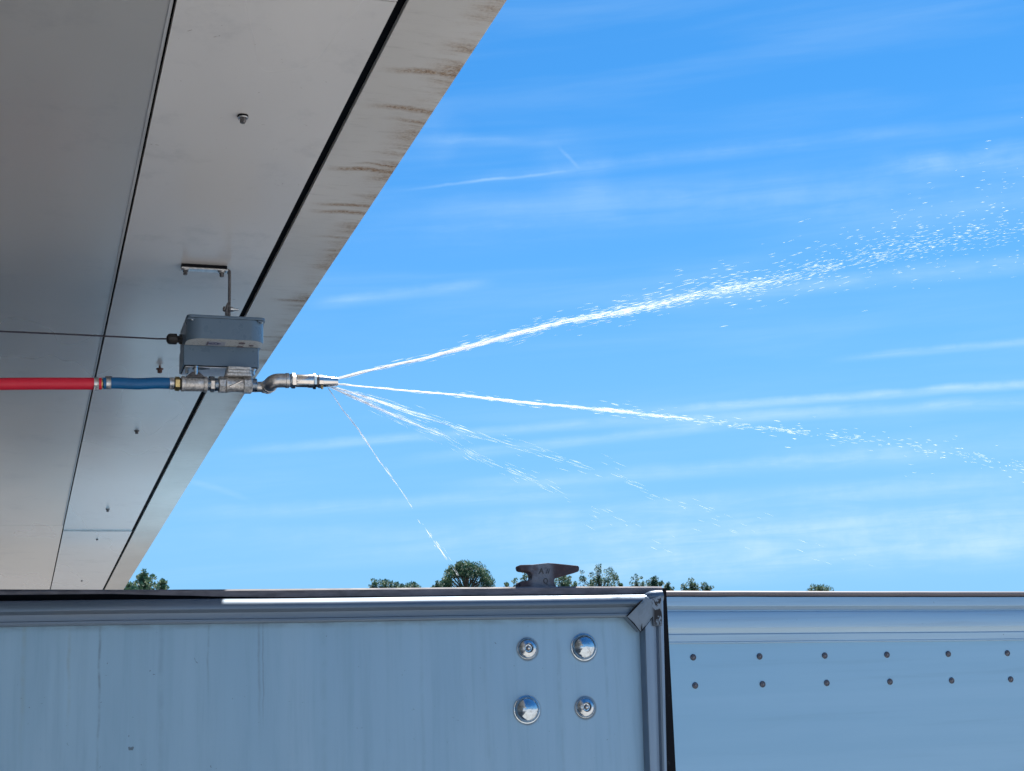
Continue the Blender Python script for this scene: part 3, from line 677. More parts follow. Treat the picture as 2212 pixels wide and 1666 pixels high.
mb = MB(); mb.prism(*slab(rounded(xa - .0004, xb + .0008, HF - .0010, HB + .001, (.010, .010, .005, .005), 6), ztop - .0060, ztop)); mb.build('lid', 'housing_lid', box, bevel=.0012, seg=2)
mb = MB(); mb.prism(*slab(rounded(xa2, xb2, BF, HB - .003, (.003, .003, .003, .003), 3), zbot, zled - .0003)); base = mb.build('base', 'housing_grey', box, bevel=.0010, seg=2)
mb = MB(); mb.prism(*slab(rounded(xa2 + .003, xb2 - .003, BF + .003, HB - .006, (.003,) * 4, 3), zbot - .0012, zbot - .0001)); mb.build('bottom_gasket', 'black_rubber', base)
mb = MB(); mb.prism(*slab(rounded(xa2 + .0042, xb2 - .0042, BF + .0045, HB - .0075, (.003,) * 4, 3), zbot - .0032, zbot - .0014)); mb.build('bottom_plate', 'mount_plate', base, bevel=.0005)
for xx in (xa + .010, xb - .006):
    mb = MB(); mb.box(xx - .009, xx + .006, HF + .001, HF + .012, ztop - .0095, ztop - .0064); tb = mb.build('screw_tab', 'housing_lid', box, bevel=.0006)
    mb = MB(); mb.lathe(((xx, HF + .0045, ztop - .0096), (0, 0, -1)), [(0, .0028), (.0020, .0026), (.0026, .0012)], 12); mb.build('screw', 'zinc', tb)
for (u, v) in ((404, 803), (547, 807)):
    p = onZ(zbot - .0033, u, v - 8)
    mb = MB(); mb.lathe((p, (0, 0, -1)), [(0, .0058), (.0026, .0058), (.0027, .0038), (.011, .0036), (.0125, .0024)], 6, .4); mb.build('bolt', 'chrome_worn', box, smooth_angle=20)
# printed label and round marks under the ledge
LS = .11274
def lp(x_, y_): return onZ(zled - .0009, 347 + x_ * LS, 650.6 + y_ * LS)
q = [lp(850, 850), lp(1225, 866), lp(1247, 786), lp(890, 765)]
mb = MB(); mb.prism(q, (0, 0, .0003)); lab = mb.build('label', 'label_paper', box, smooth_angle=0)
q = [lp(868, 843), lp(900, 845), lp(925, 778), lp(898, 776)]
mb = MB(); mb.prism([Vector(p) - Vector((0, 0, .0003)) for p in q], (0, 0, .0002)); mb.build('label_bar', 'print_dark', lab, smooth_angle=0)
c0 = lp(1030, 813); ax = (lp(1130, 817) - lp(930, 809)); ay = (lp(1042, 793) - lp(1020, 836)); mb = MB()
rx, ry = ax.length / 2, ay.length / 2; cz_ = c0 - Vector((0, 0, .0004))
ring = []
for k in range(28):
    a = 2 * math.pi * k / 28; ring.append((math.cos(a), math.sin(a)))
vs = [cz_ + ax / 2 * cx_ + ay / 2 * cy_ for cx_, cy_ in ring] + [cz_ + ax / 2 * cx_ * .86 + ay / 2 * cy_ * .74 for cx_, cy_ in ring]
mb.add(vs, [(k, (k + 1) % 28, 28 + (k + 1) % 28, 28 + k) for k in range(28)])
add_text(mb, 'GAM', ry * 1.15, .00008, cz_, ax.normalized() * 1.25, ay.normalized(), .0001)
q = [lp(1145, 815), lp(1160, 822), lp(1172, 826), lp(1160, 818)]
mb.build('label_logo', 'print_blue', lab, smooth_angle=0, recalc=False)
for (x_, y_, rx_, ry_) in ((1557, 811, 64, 14), (1524, 879, 64, 14), (1737, 856, 46, 10)):
    c0 = lp(x_, y_) - Vector((0, 0, .0006)); r = (lp(x_ + rx_, y_) - lp(x_ - rx_, y_)).length / 2
    mb = MB(); mb.lathe((c0, (0, 0, 1)), [(0, r), (.0009, r)], 24); mb.build('plug', 'print_dark', box)
# cable gland and cable
gp = onY(2.972, 394, 733.5)
gx = xa2 + .0005
gl0 = Vector((gx - .0005, gp.y, gp.z))
mb = MB(); mb.lathe((gl0, (-1, 0, 0)), [(0, 12.3 * KM), (6.3 * KM, 12.3 * KM), (6.4 * KM, 8.8 * KM), (11.5 * KM, 8.8 * KM)], 6, .3); gla = mb.build('cable_gland', 'black_plastic', box, smooth_angle=20)
mb = MB(); mb.lathe((gl0 + Vector((-11.6 * KM, 0, 0)), (-1, 0, 0)), [(0, 12.0 * KM), (3 * KM, 12.4 * KM), (15 * KM, 12.2 * KM), (19 * KM, 10.5 * KM), (22 * KM, 6 * KM)], 12, .1); mb.build('gland_cap', 'black_plastic', gla, smooth_angle=25)
cab = thing('power_cable', 'thin dark cable running from the left into the black gland of the grey box', 'cable', (0.0, 2.97, 2.47))
pe = gl0 + Vector((-30 * KM, 0, 0)); pts = []
for k in range(41):
    t = k / 40; p = onY(2.972, 357 - t * 620, 733 - t * 27 - 10 * t * (1 - t) * 0.6 ); pts.append(p)
pts = [pe + Vector((.006, 0, 0))] + [pe.lerp(pts[1], .5)] + pts[1:]
mb = MB(); mb.tube(pts, .0017, 10); mb.build('cable_jacket', 'cable_rubber', cab)

# pipework along +X
pip = thing('pipe_valve', 'steel ball valve and union fittings under the grey actuator box', 'valve', (0.40, VY, 2.385))
AX0 = onY(VY, 391, 829.5); AX1 = onY(VY, 560, 833.0); adir = (AX1 - AX0).normalized()
def ax_at(u, vc=None): 
    t = (u - 391) / (560 - 391); return AX0.lerp(AX1, t)
def lat(name, mat, parent, prof, seg=32, ang=0.0, sm=30, off=(0, 0, 0)):
    o0 = ax_at(prof[0][0]) + Vector(off); pr_ = [((ax_at(u) - ax_at(prof[0][0])).length, r * KM) for u, r in prof]
    mb = MB(); mb.lathe((o0, adir), pr_, seg, ang); return mb.build(name, mat, parent, smooth_angle=sm)
lat('brass_nut', 'brass', pip, [(377.5, 13.5), (378.5, 15.6), (387.5, 15.6), (388.6, 13.5)], 6, .15, 20)
lat('brass_nut', 'black_plastic', pip, [(388.6, 13), (391, 13)], 24)['label'] = 'black sealing ring beside the brass nut'
vb = lat('valve_body', 'cast_steel', pip, [(391, 15.2), (392, 16.8), (398, 16.8), (399.5, 15.8), (402, 15.9), (437, 15.9), (438.5, 15.2), (439.4, 15.2), (439.5, 17.2), (446, 17.6), (446.8, 16.4)], 40)
def thread(u0, u1, r):
    pf = []; k = u0
    while k < u1: pf += [(k, r), (k + .7, r - .9)]; k += 1.4
    return lat('thread', 'chrome_worn', pip, pf, 28, 0, 10)
thread(446.9, 453.2, 14.6)
lat('hex_nipple', 'steel_pipe', pip, [(453.3, 15.4), (454.3, 16.9), (461.5, 16.9), (462.5, 15.4)], 6, .26, 20)
thread(462.6, 470.8, 15.0)
lat('union_nut', 'cast_steel', pip, [(471, 16.8), (472.5, 18.6), (484, 18.4), (486.8, 16.8)], 8, .39, 20)
vb2 = lat('valve_body', 'cast_steel', pip, [(486.9, 17.6), (488, 18.0), (491, 17.4), (494, 16.4), (505, 15.6), (522, 15.8), (524, 16.3)], 40)
lat('hex_end', 'cast_steel', pip, [(524.1, 17.2), (525.5, 19.0), (541.5, 19.0), (543.6, 17.3)], 8, .39, 20)
thread(543.7, 554.2, 15.4)
# raised oval with cast letters on the first valve body
c0 = ax_at(415) + Vector((0, -15.6 * KM, 0.6 * KM))
mb = MB()
ring = [(math.cos(2 * math.pi * k / 32), math.sin(2 * math.pi * k / 32)) for k in range(32)]
vs = []
for (sx, sy, dy) in ((10.6, 4.9, .0004), (10.6, 4.9, -.0005), (9.7, 4.1, -.0005), (9.7, 4.1, .0004)):
    for cx_, cy_ in ring:
        zz = cy_ * sy * KM; vs.append(c0 + Vector((math.copysign(abs(cx_) ** .7, cx_) * sx * KM, dy + (zz * zz) / (2 * 15.6 * KM), zz)))
mb.add(vs, [(r_ * 32 + k, r_ * 32 + (k + 1) % 32, (r_ + 1) * 32 + (k + 1) % 32, (r_ + 1) * 32 + k) for r_ in range(3) for k in range(32)])
add_text(mb, 'GAYSA', 6.4 * KM, .0005, c0 + Vector((0, -.0002, 0)), (-1, 0, 0), (0, 0, -1), .00015)
mb.build('cast_mark', 'steel_pipe', vb, smooth_angle=20)
# ridge on the second body (slanted seat)
pA = ax_at(492.5) + Vector((0, -17.0 * KM, -8.5 * KM)); pB = ax_at(525) + Vector((0, -13.5 * KM, 8.5 * KM))
mb = MB(); mb.tube([pA, pA.lerp(pB, .5) + Vector((0, -.0006, 0)), pB], [.0018, .0015, .0010], 10); mb.build('cast_ridge', 'steel_machined', vb2)
# stem neck, pointer, plates between valve and box
zt0 = ax_at(420).z + 13 * KM; zt1 = zbot - .0033
mb = MB(); sx = ax_at(423).x
mb.add([(sx - 24 * KM, VY - .012, zt0), (sx + 19 * KM, VY - .012, zt0), (sx + 19 * KM, VY + .012, zt0), (sx - 24 * KM, VY + .012, zt0),
        (sx - 9 * KM, VY - .009, zt0 + 13 * KM), (sx + 5 * KM, VY - .009, zt0 + 13 * KM), (sx + 5 * KM, VY + .009, zt0 + 13 * KM), (sx - 9 * KM, VY + .009, zt0 + 13 * KM)],
       [(0, 3, 2, 1), (4, 5, 6, 7), (0, 1, 5, 4), (1, 2, 6, 5), (2, 3, 7, 6), (3, 0, 4, 7)]); mb.build('bonnet', 'dark_steel', pip, bevel=.0012)
mb = MB(); mb.lathe(((sx - 1 * KM, VY - .006, zt0), (0, 0, 1)), [(0, 5.2 * KM), (max(.004, zt1 - zt0 - .0002), 5.2 * KM)], 20); mb.build('stem', 'chrome_worn', pip)
zp = zt1 - .0045
mb = MB(); mb.add([(sx - 8 * KM, VY - .010, zp), (sx + 12 * KM, VY - .011, zp), (sx + 29 * KM, VY - .004, zp), (sx + 12 * KM, VY + .004, zp), (sx - 8 * KM, VY + .004, zp)], [(0, 1, 2, 3, 4)])
mb.v = mb.v + [(a[0], a[1], a[2] + .0012) for a in mb.v]; mb.f = [(0, 1, 2, 3, 4), (9, 8, 7, 6, 5)] + [(i, (i + 1) % 5, 5 + (i + 1) % 5, 5 + i) for i in range(5)]; mb.mi = [0] * 7
mb.build('pointer', 'black_plastic', pip)
bx0, bx1 = ax_at(484).x, ax_at(541).x
zz = ax_at(510).z + 15.5 * KM; hstack = (zt1 - zz - .0008) / 3
for k in range(3):
    mb = MB(); e_ = .0012 * (k != 0); mb.prism(*slab(rounded(bx0 + e_ + .001 * k, bx1 - e_, VY - .022, VY + .020, (.004,) * 4, 3), zz + hstack * k, zz + hstack * (k + 1) - .0007)); mb.build('stack_plate', 'cast_steel', pip, bevel=.0005)
# elbow and nozzle
noz = thing('spray_nozzle', 'shiny steel spray nozzle on a double elbow pointing right over open sky', 'nozzle', (0.55, VY, 2.39))
YN = 2.935
q = [onY(VY, u, v) for u, v in ((554.3, 836), (560, 836), (566, 836))]
mb = MB(); mb.tube([q[0], q[1], q[2]], 11.6 * KM, 28); mb.build('pipe_stub', 'steel_pipe', noz)
path = [onY(VY + .004, 566, 836), onY(VY + .003, 571, 836.3), onY(VY - .002, 577, 836), onY(VY - .012, 581.5, 834), onY(VY - .022, 584.5, 830), onY(VY - .030, 588, 826.5), onY(VY - .034, 594, 823.6), onY(VY - .034, 601, 822.4), onY(VY - .034, 609, 822.3), onY(VY - .034, 616, 822.3)]
# smooth path
def cat(P, n=6):
    out = []
    for i in range(len(P) - 1):
        p0, p1, p2, p3 = P[max(0, i - 1)], P[i], P[i + 1], P[min(len(P) - 1, i + 2)]
        for k in range(n):
            t = k / n; out.append(.5 * ((2 * p1) + (p2 - p0) * t + (2 * p0 - 5 * p1 + 4 * p2 - p3) * t * t + (3 * p1 - p0 - 3 * p2 + p3) * t ** 3))
    return out + [P[-1]]
KN = KM * .985
mb = MB(); pp = cat(path); mb.tube(pp, [(13.2 + 2.6 * min(1, i / 18)) * KN for i in range(len(pp))], 32); mb.build('elbow', 'steel_pipe', noz, smooth_angle=60)
def ring_band(pc, d, r, w, name='elbow_bead'):
    mb = MB(); mb.lathe((pc - d * w / 2, d), [(0, r * .96), (w * .2, r), (w * .8, r), (w, r * .96)], 32); return mb.build(name, 'steel_pipe', noz)
ring_band(pp[13], (pp[14] - pp[12]).normalized(), 16.2 * KN, 3.4 * KN)
ring_band(pp[20], (pp[21] - pp[19]).normalized(), 16.6 * KN, 2.2 * KN)
N0 = onY(VY - .034, 616, 822.3); N1 = onY(VY - .034, 729, 825.0); nd = (N1 - N0).normalized(); nk = (N1 - N0).length / 113
def nl(name, mat, prof, seg=36, ang=0.0, sm=30):
    mb = MB(); mb.lathe((N0 + nd * (prof[0][0] - 616) * nk, nd), [((u - prof[0][0]) * nk, r * KN) for u, r in prof], seg, ang); return mb.build(name, mat, noz, smooth_angle=sm)
nl('collar', 'steel_pipe', [(616, 15.8), (616.8, 16.9), (623, 16.9), (624, 16.2)])
nl('thread', 'chrome_worn', [(624.1, 14.4), (624.8, 15.3), (625.6, 14.4), (626.4, 15.3), (627.2, 14.4), (628, 15.3), (628.8, 14.4)], 28, 0, 10)
nl('hex_collar', 'steel_machined', [(628.9, 15.6), (630.3, 17.4), (637.3, 17.4), (638.7, 15.6)], 6, .26, 20)
nl('barrel', 'steel_machined', [(638.8, 14.0), (640, 14.4), (665, 14.4), (665.1, 15.4), (675, 15.4)], 40)
nl('hex_collar', 'steel_machined', [(675.1, 16.2), (676.3, 18.2), (681.5, 18.2), (682.5, 16.2)], 6, .1, 20)
nl('neck', 'dark_steel', [(682.6, 13.2), (686.6, 13.2)])
nl('tip_collar', 'steel_machined', [(686.7, 14.6), (687.6, 15.4), (696, 15.2), (696.6, 14.2)], 12, .1, 20)
nl('nozzle_tip', 'steel_machined', [(696.7, 12.8), (704, 12.5), (704.2, 12.2), (728.3, 9.7), (729.2, 9.0), (729.2, 7.5), (724, 6.8), (723, .3)], 40)
dp = onY(VY - .040, 695.5, 838.5)
mb = MB(); mb.lathe((dp + Vector((-.0018, 0, .0008)), (1, 0, -.2)), [(-.0004, .0004), (0, .0020), (.0015, .0028), (.0033, .0028), (.0045, .0015), (.0049, .0003)], 14); mb.build('set_screw', 'brass', noz)

# bracket foot bolt
p = onY(2.981, 492, 668)
mb = MB(); mb.prism([Vector((xr - .0060, 2.973, 2.570)), Vector((xr - .0030, 2.973, 2.572)), Vector((xr - .0026, 2.973, 2.537)), Vector((xr - .0085, 2.973, 2.537)), Vector((xr - .0083, 2.973, 2.552))], (0, .018, 0)); mb.build('foot_tab', 'dark_steel', brk, bevel=.0004)
cz2 = onY(2.98, 495, 668).z
mb = MB(); mb.lathe(((xr - .0135, 2.981, cz2), (1, 0, 0)), [(0, .0040), (.0012, .0055), (.0048, .0055)], 6, .2); mb.build('bolt', 'dark_steel', brk, smooth_angle=20)
mb = MB(); mb.lathe(((xr + .0022, 2.981, cz2), (1, 0, 0)), [(0, .0062), (.0015, .0062), (.0016, .0050), (.0060, .0048), (.0061, .0023), (.0165, .0022), (.0170, .0015)], 10, .2); mb.build('bolt', 'zinc', brk, smooth_angle=20)

# hoses
def hose(name, label, mat, u0, v0, u1, v1, r, clamps):
    p0, p1 = onY(VY, u0, v0), onY(VY, u1, v1)
    h = thing(name, label, 'hose', p1)
    d = (p1 - p0); pts = []; rr = []
    nseg = 60
    for k in range(nseg + 1):
        t = k / nseg; p = p0 + d * t; p.z += 0.0009 * math.sin(t * 9.0) * min(1, (1 - t) * 4) if name == 'water_hose' else 0; pts.append(p)
        u = u0 + (u1 - u0) * t; rad = r * (1 + 0.0)
        rad -= 0.35 * sum(math.exp(-((u - (c0 + c1) / 2) / 6.0) ** 2) for c0, c1, s_ in clamps); rr.append(rad * KM)
    mb = MB(); mb.tube(pts, rr, 36); mb.build('hose_wall', mat, h, smooth_angle=60)
    for (c0, c1, side) in clamps:
        t = ((c0 + c1) / 2 - u0) / (u1 - u0); pc = p0 + d * t; dn = d.normalized(); w = (c1 - c0) * KM
        mb = MB(); R1 = (r + .55) * KM
        mb.lathe((pc - dn * w / 2, dn), [(0, R1 - .0004), (w * .04, R1 + .0002), (w * .12, R1), (w * .88, R1), (w * .96, R1 + .0002), (w, R1 - .0004)], 36); cb = mb.build('hose_clamp', 'zinc', h)
        if side:
            # screw housing on the lower front of the band, with the band slots
            ang = R_(232); dirv = Vector((0, math.cos(ang) , math.sin(ang))); tv = Vector((0, -math.sin(ang), math.cos(ang)))
            c_ = pc + dirv * (R1 + .0008); mb = MB(); vs = []
            for sx_ in (-1, 1):
                for a_, b_ in ((-1, -1), (1, -1), (1, 1), (-1, 1)):
                    vs.append(c_ + dn * sx_ * w * .55 + tv * a_ * .0052 + dirv * b_ * .0014)
            mb.add(vs, [(0, 1, 2, 3), (7, 6, 5, 4), (0, 4, 5, 1), (1, 5, 6, 2), (2, 6, 7, 3), (3, 7, 4, 0)]); mb.build('screw_housing', 'chrome_worn', cb, bevel=.0008)
            mb = MB()
            for q_ in (-1, 0, 1):
                c2 = c_ + tv * q_ * .0032 + dirv * .00145; mb.add([c2 - dn * w * .22 - tv * .0006, c2 + dn * w * .22 - tv * .0006, c2 + dn * w * .22 + tv * .0006, c2 - dn * w * .22 + tv * .0006,
                                                                     c2 - dn * w * .22 - tv * .0006 + dirv * .0003, c2 + dn * w * .22 - tv * .0006 + dirv * .0003, c2 + dn * w * .22 + tv * .0006 + dirv * .0003, c2 - dn * w * .22 + tv * .0006 + dirv * .0003], [(0, 3, 2, 1), (4, 5, 6, 7), (0, 1, 5, 4), (1, 2, 6, 5), (2, 3, 7, 6), (3, 0, 4, 7)])
            mb.build('band_slot', 'dark_steel', cb, smooth_angle=0)
        else:
            mb = MB(); c_ = pc + Vector((0, 0, R1 + .0006)); mb.box(c_.x - w * .7, c_.x + w * .7, c_.y - .004, c_.y + .004, c_.z - .0008, c_.z + .0014); mb.build('screw_housing', 'dark_steel', cb, bevel=.0004)
    return h
hr = hose('water_hose', 'bright red rubber hose entering from the left edge below the cable', 'hose_red', -600, 832.5, 219, 829.0, 12.9, [(202, 212, True)])
hb = hose('water_hose', 'short blue rubber hose between the red hose and the brass nut', 'hose_blue', 223, 828.6, 367, 828.2, 12.3, [(229, 239.3, False), (366.3, 375.8, True)])
mb = MB(); a0, a1 = onY(VY, 214, 829), onY(VY, 228, 828.6); mb.tube([a0, a1], 9.5 * KM, 20); mb.build('hose_coupling', 'black_plastic', hb)
mb = MB(); a0, a1 = onY(VY, 219.1, 829), onY(VY, 221.0, 829); mb.tube([a0, a1], 12.2 * KM, 28); mb.build('end_ring', 'brass', hr)
mb = MB(); a0, a1 = onY(VY, 362, 828.3), onY(VY, 378, 828.6); mb.tube([a0, a1], 11.0 * KM, 24); mb.build('hose_barb', 'black_plastic', hb)
mb = MB(); a0, a1 = onY(VY, 366.9, 828.2), onY(VY, 376.0, 828.4); mb.tube([a0, a1], 12.1 * KM, 32); mb.build('hose_wall', 'hose_blue', hb)

# ------------------------------------------------------------------ water jets
def polylerp(P, t):
    """P: list of (u,v,s,...) sampled by cumulative u,v length"""
    L_ = [0]
    for a, b2 in zip(P, P[1:]): L_.append(L_[-1] + math.hypot(b2[0] - a[0], b2[1] - a[1]))
    d = t * L_[-1]
    for i in range(len(P) - 1):
        if d <= L_[i + 1] or i == len(P) - 2:
            k = (d - L_[i]) / max(1e-6, L_[i + 1] - L_[i]); a, b2 = P[i], P[i + 1]
            return [x0 + (x1 - x0) * k for x0, x1 in zip(a, b2)], math.atan2(b2[1] - a[1], b2[0] - a[0])
def jet(label, P, ndrop, strands, seed, y0=2.918, ydrift=0.0, size=1.0, start=0.0, dens=1.0, up_bias=0.0, clump=0.5, lenk=1.0):
    r = random.Random(seed)
    org = onY(y0, P[0][0], P[0][1]); J = thing('water_jet', label, 'water jet', org, 'water jets from the nozzle')
    def pt(u, v, t, dy): return onY(y0 + ydrift * t + dy, u, v)
    # continuous strands near the nozzle
    for (off, tend, rad) in strands:
        pts = []; rr = []; n = 60
        ph = r.uniform(0, 10)
        for k in range(n + 1):
            t = tend * k / n; (u, v, s, *_), a = polylerp(P, t)
            w = off * s * .55 + s * min(.35, .03 + t * 1.2) * mnoise.noise(Vector((t * 22, ph, 0)))
            pts.append(pt(u - math.sin(a) * w, v + math.cos(a) * w, t, off * .0006)); rr.append(max(.00008, rad * (1 - .75 * (k / n) ** 1.5) * (.75 + .5 * abs(mnoise.noise(Vector((t * 60, ph + 4, 0))) * 1.6))))
        rr[-1] = .00005
        mb = MB(); mb.tube(pts, rr, 6); mb.build('water_strand', 'water_spray', J, smooth_angle=60)
    mb = MB()
    # droplets: slim spindles lying along the flow
    cent = [r.random() for _ in range(int(ndrop / 14) + 1)]
    for i in range(ndrop):
        if r.random() < clump:
            t = cent[r.randrange(len(cent))] + r.gauss(0, .008); broad = .55
        else: t = r.random(); broad = 1.0
        t = start + (1 - start) * t
        if t < 0.004 or t > 1: continue
        (u, v, s, dk), a = polylerp(P, t)
        if r.random() > dk: continue
        g = r.gauss(0, .5) * broad
        if r.random() < .18: g = r.gauss(0, 1.15)
        if up_bias and r.random() < up_bias * t: g = -abs(r.gauss(0.4, 1.3))
        w = g * s; a2 = a + r.gauss(0, .035)
        dyy = r.gauss(0, .004 + .02 * t); c0 = pt(u - math.sin(a) * w, v + math.cos(a) * w, t, dyy)
        c1 = pt(u - math.sin(a) * w + math.cos(a2) * 10, v + math.cos(a) * w + math.sin(a2) * 10, t, dyy)
        dr = Vector((c1.x - c0.x, 0, c1.z - c0.z)).normalized()
        ln = r.uniform(2.5, 10.0) * KM * lenk * (1.7 - .7 * min(1, t * 1.6)) * (1.25 - .5 * t); rad = abs(r.gauss(0, .42)) * .00068 * size + .00012
        sx_ = dr.cross(Vector((0, 1, 0))).normalized()
        k0 = len(mb.v); yv = Vector((0, rad, 0))
        mb.v += [tuple(c0 - dr * ln), tuple(c0 + sx_ * rad), tuple(c0 + yv), tuple(c0 - sx_ * rad), tuple(c0 - yv), tuple(c0 + dr * ln)]
        fs = [(0, 1, 2), (0, 2, 3), (0, 3, 4), (0, 4, 1), (5, 2, 1), (5, 3, 2), (5, 4, 3), (5, 1, 4)]
        mb.f += [tuple(q + k0 for q in f) for f in fs]; mb.mi += [0] * 8
    o = mb.build('droplets', 'water_spray', J, recalc=False, smooth_angle=60); o['kind'] = 'stuff'; return J
# P entries: u, v, spread half-width, keep probability
jet('upper white water jet rising right and scattering into droplets', [(729, 818, 1.2, 1), (842, 790, 2.6, 1), (911, 776, 3.6, 1), (1014, 749, 6, 1), (1117, 721, 8, .95), (1220, 695, 10, .9), (1323, 678, 12, .9), (1425, 657, 14, .9), (1546, 628, 19, 1), (1660, 611, 24, .95), (1751, 586, 30, .9), (1934, 540, 40, .9), (2093, 512, 52, .85), (2260, 488, 66, .8), (2500, 455, 84, .7), (2750, 432, 105, .6)],
    4000, [(0, .23, .0024), (.6, .32, .0013), (-.6, .30, .0014), (1.1, .18, .0008), (-1.2, .20, .0008), (0.2, .42, .0009), (-.3, .46, .0007)], 3, up_bias=.30, size=.76, clump=.66, lenk=1.25)
jet('middle water jet shooting level to the right and dipping slightly', [(729, 830, .8, 1), (877, 844, 1.6, 1), (997, 854, 2.6, 1), (1117, 868, 4, 1), (1202, 876, 5, .9), (1357, 890, 7, .75), (1415, 898, 8, .65), (1546, 912, 9, .5), (1619, 922, 10, .45), (1738, 934, 13, .38), (1947, 962, 18, .3), (2107, 986, 21, .27), (2260, 1018, 24, .25), (2750, 1135, 36, .18)],
    2700, [(0, .26, .0019), (.5, .32, .0010), (-.5, .31, .0010), (0, .36, .0009)], 5, clump=.80, size=.85, lenk=1.15)
jet('broken descending water jet just below the middle jet', [(724, 837, 1, 1), (808, 863, 4, 1), (877, 887, 6, .7), (962, 915, 8, .4), (1048, 946, 10, .26), (1151, 974, 13, .2), (1271, 1012, 17, .15), (1391, 1059, 22, .12), (1460, 1086, 25, .09), (1700, 1170, 34, .05), (1900, 1240, 40, .03)],
    1150, [(0, .075, .0010), (.8, .09, .0006), (-.6, .10, .0005)], 7, size=.30, clump=.35, lenk=2.0, ydrift=-.05)
jet('second broken water jet sloping down more steeply beside the first', [(716, 837, 1, 1), (791, 870, 4, 1), (877, 909, 6, .75), (952, 938, 8, .42), (1027, 984, 11, .28), (1117, 1022, 14, .2), (1237, 1083, 19, .12), (1330, 1130, 24, .07), (1500, 1215, 32, .03)],
    950, [(0, .085, .0009), (.8, .10, .0005), (-.7, .11, .0005), (1.5, .08, .0004)], 9, size=.28, clump=.35, lenk=2.0, ydrift=-.08)
jet('thin steep water thread falling towards the container top', [(710, 840, .5, 1), (739, 884, .8, 1), (774, 928, 1, 1), (820, 997, 1.2, 1), (846, 1032, 1.4, .75), (866, 1059, 1.4, .6), (887, 1091, 1.6, .8), (906, 1126, 1.8, .6), (928, 1155, 2.2, .5), (969, 1213, 3, .5), (1000, 1258, 5, .4)],
    420, [(0, .42, .0008), (.6, .36, .0004), (-.7, .30, .0003)], 13, size=.65, clump=.75, lenk=1.2, ydrift=-.12)

# ------------------------------------------------------------------ pines beyond the trailers
def tree(label, uc, vtop, wpx, dist, shape, seed, lift=0.0, dark=0.5, nclump=90):
    r = random.Random(seed)
    d = ray(uc, vtop); hd = math.hypot(d.x, d.y); p = EYE + d * (dist / hd); base = Vector((p.x, p.y, 0)); H = p.z
    vtop -= 2; px = dist / (FPX * 0.96); Wd = wpx * px * 1.1
    side = Vector((RGT.x, RGT.y, 0)).normalized(); fw = Vector((FWD.x, FWD.y, 0)).normalized()
    t = thing('pine_tree', label, 'tree', base, 'pine crowns beyond the trailers')
    mb = MB(); mb.tube([base, base + Vector((0, 0, H * .5)) + side * r.uniform(-.3, .3), base + Vector((0, 0, H - 1.3))], [.20, .14, .05], 8)
    Hv = (1278 - vtop) * px * 1.05; cl = []
    lobes = [(r.uniform(-.5, .5), r.uniform(-.4, .4), r.uniform(.6, 1.0)) for _ in range(7)]
    lobes = [(-.5 + (i_ + .5) / 7 + r.uniform(-.05, .05), q_[1], q_[2] * (.75 + .25 * math.cos((i_ - 3) / 3.5))) for i_, q_ in enumerate(lobes)]
    for k in range(nclump):
        a = r.uniform(0, 2 * math.pi); h = 0
        if shape == 'umbrella':
            while True:
                e = math.asin(r.uniform(.02, 1)); q = r.uniform(.80, 1.0) if r.random() < .75 else r.uniform(.5, .85); a = r.uniform(0, 2 * math.pi)
                if not (abs(math.cos(a) * math.cos(e) * q) < .55 and math.sin(e) * q < .55) or r.random() < .16: break
            c_ = Vector((math.cos(a) * math.cos(e) * Wd / 2 * q, math.sin(a) * math.cos(e) * Wd / 2 * q * .6, math.sin(e) * Hv * q - Hv))
        elif shape == 'cone':
            lx, ly, lh = lobes[k % 7] if k % 9 else (0, 0, 1.0)
            h = r.random() ** .8; q = r.uniform(0, 1) * (.12 + .36 * h); c_ = Vector((lx * Wd * 1.05 + math.cos(a) * Wd / 2 * q, ly * Wd + math.sin(a) * Wd / 2 * q, -(1 - lh) * Hv * .9 - h * Hv * 1.1))
        else:
            e = r.uniform(-.4, 1.57); q = r.uniform(.3, 1.0); c_ = Vector((math.cos(a) * math.cos(e) * Wd / 2 * q, math.sin(a) * math.cos(e) * Wd / 2 * q, math.sin(e) * Hv * q * .95 - Hv * .98))
        cl.append(base + Vector((0, 0, H)) + side * c_.x + fw * c_.y + Vector((0, 0, c_.z)))
    for c_ in cl[::3]:
        b0 = base + Vector((0, 0, H - Hv * r.uniform(.9, 1.2))); mb.tube([b0, b0.lerp(c_, .5) + Vector((0, 0, .05)), c_], [.055, .038, .018], 4)
    mb.build('trunk', 'bark', t, smooth_angle=0, recalc=False)
    mb = MB(); cr = max(.13, min(.24, Wd * .085))
    for c_ in cl:
        mb.cur = 0 if r.random() < dark else 1
        rr = cr * r.uniform(.7, 1.25)
        for k in range(34):
            o = Vector((r.gauss(0, 1), r.gauss(0, 1), r.gauss(0, 1))).normalized() * rr * r.uniform(.35, 1.0) ** .6
            o.z *= .95
            s1 = Vector((r.gauss(0, 1), r.gauss(0, 1), r.gauss(0, 1))).normalized(); s2 = s1.orthogonal().normalized()
            ln, wd = r.uniform(.07, .14), r.uniform(.03, .06); q = c_ + o
            # needle tufts point outwards and upwards
            s1 = (o.normalized() + Vector((0, 0, .6)) + s1 * .6).normalized(); s2 = s1.orthogonal().normalized()
            mb.add([q - s2 * wd, q + s2 * wd, q + s1 * ln + s2 * wd * .5, q + s1 * ln - s2 * wd * .5], [(0, 1, 2, 3)])
    mb.build('crown', ['needles_dark', 'needles_light'], t, smooth_angle=0, recalc=False)
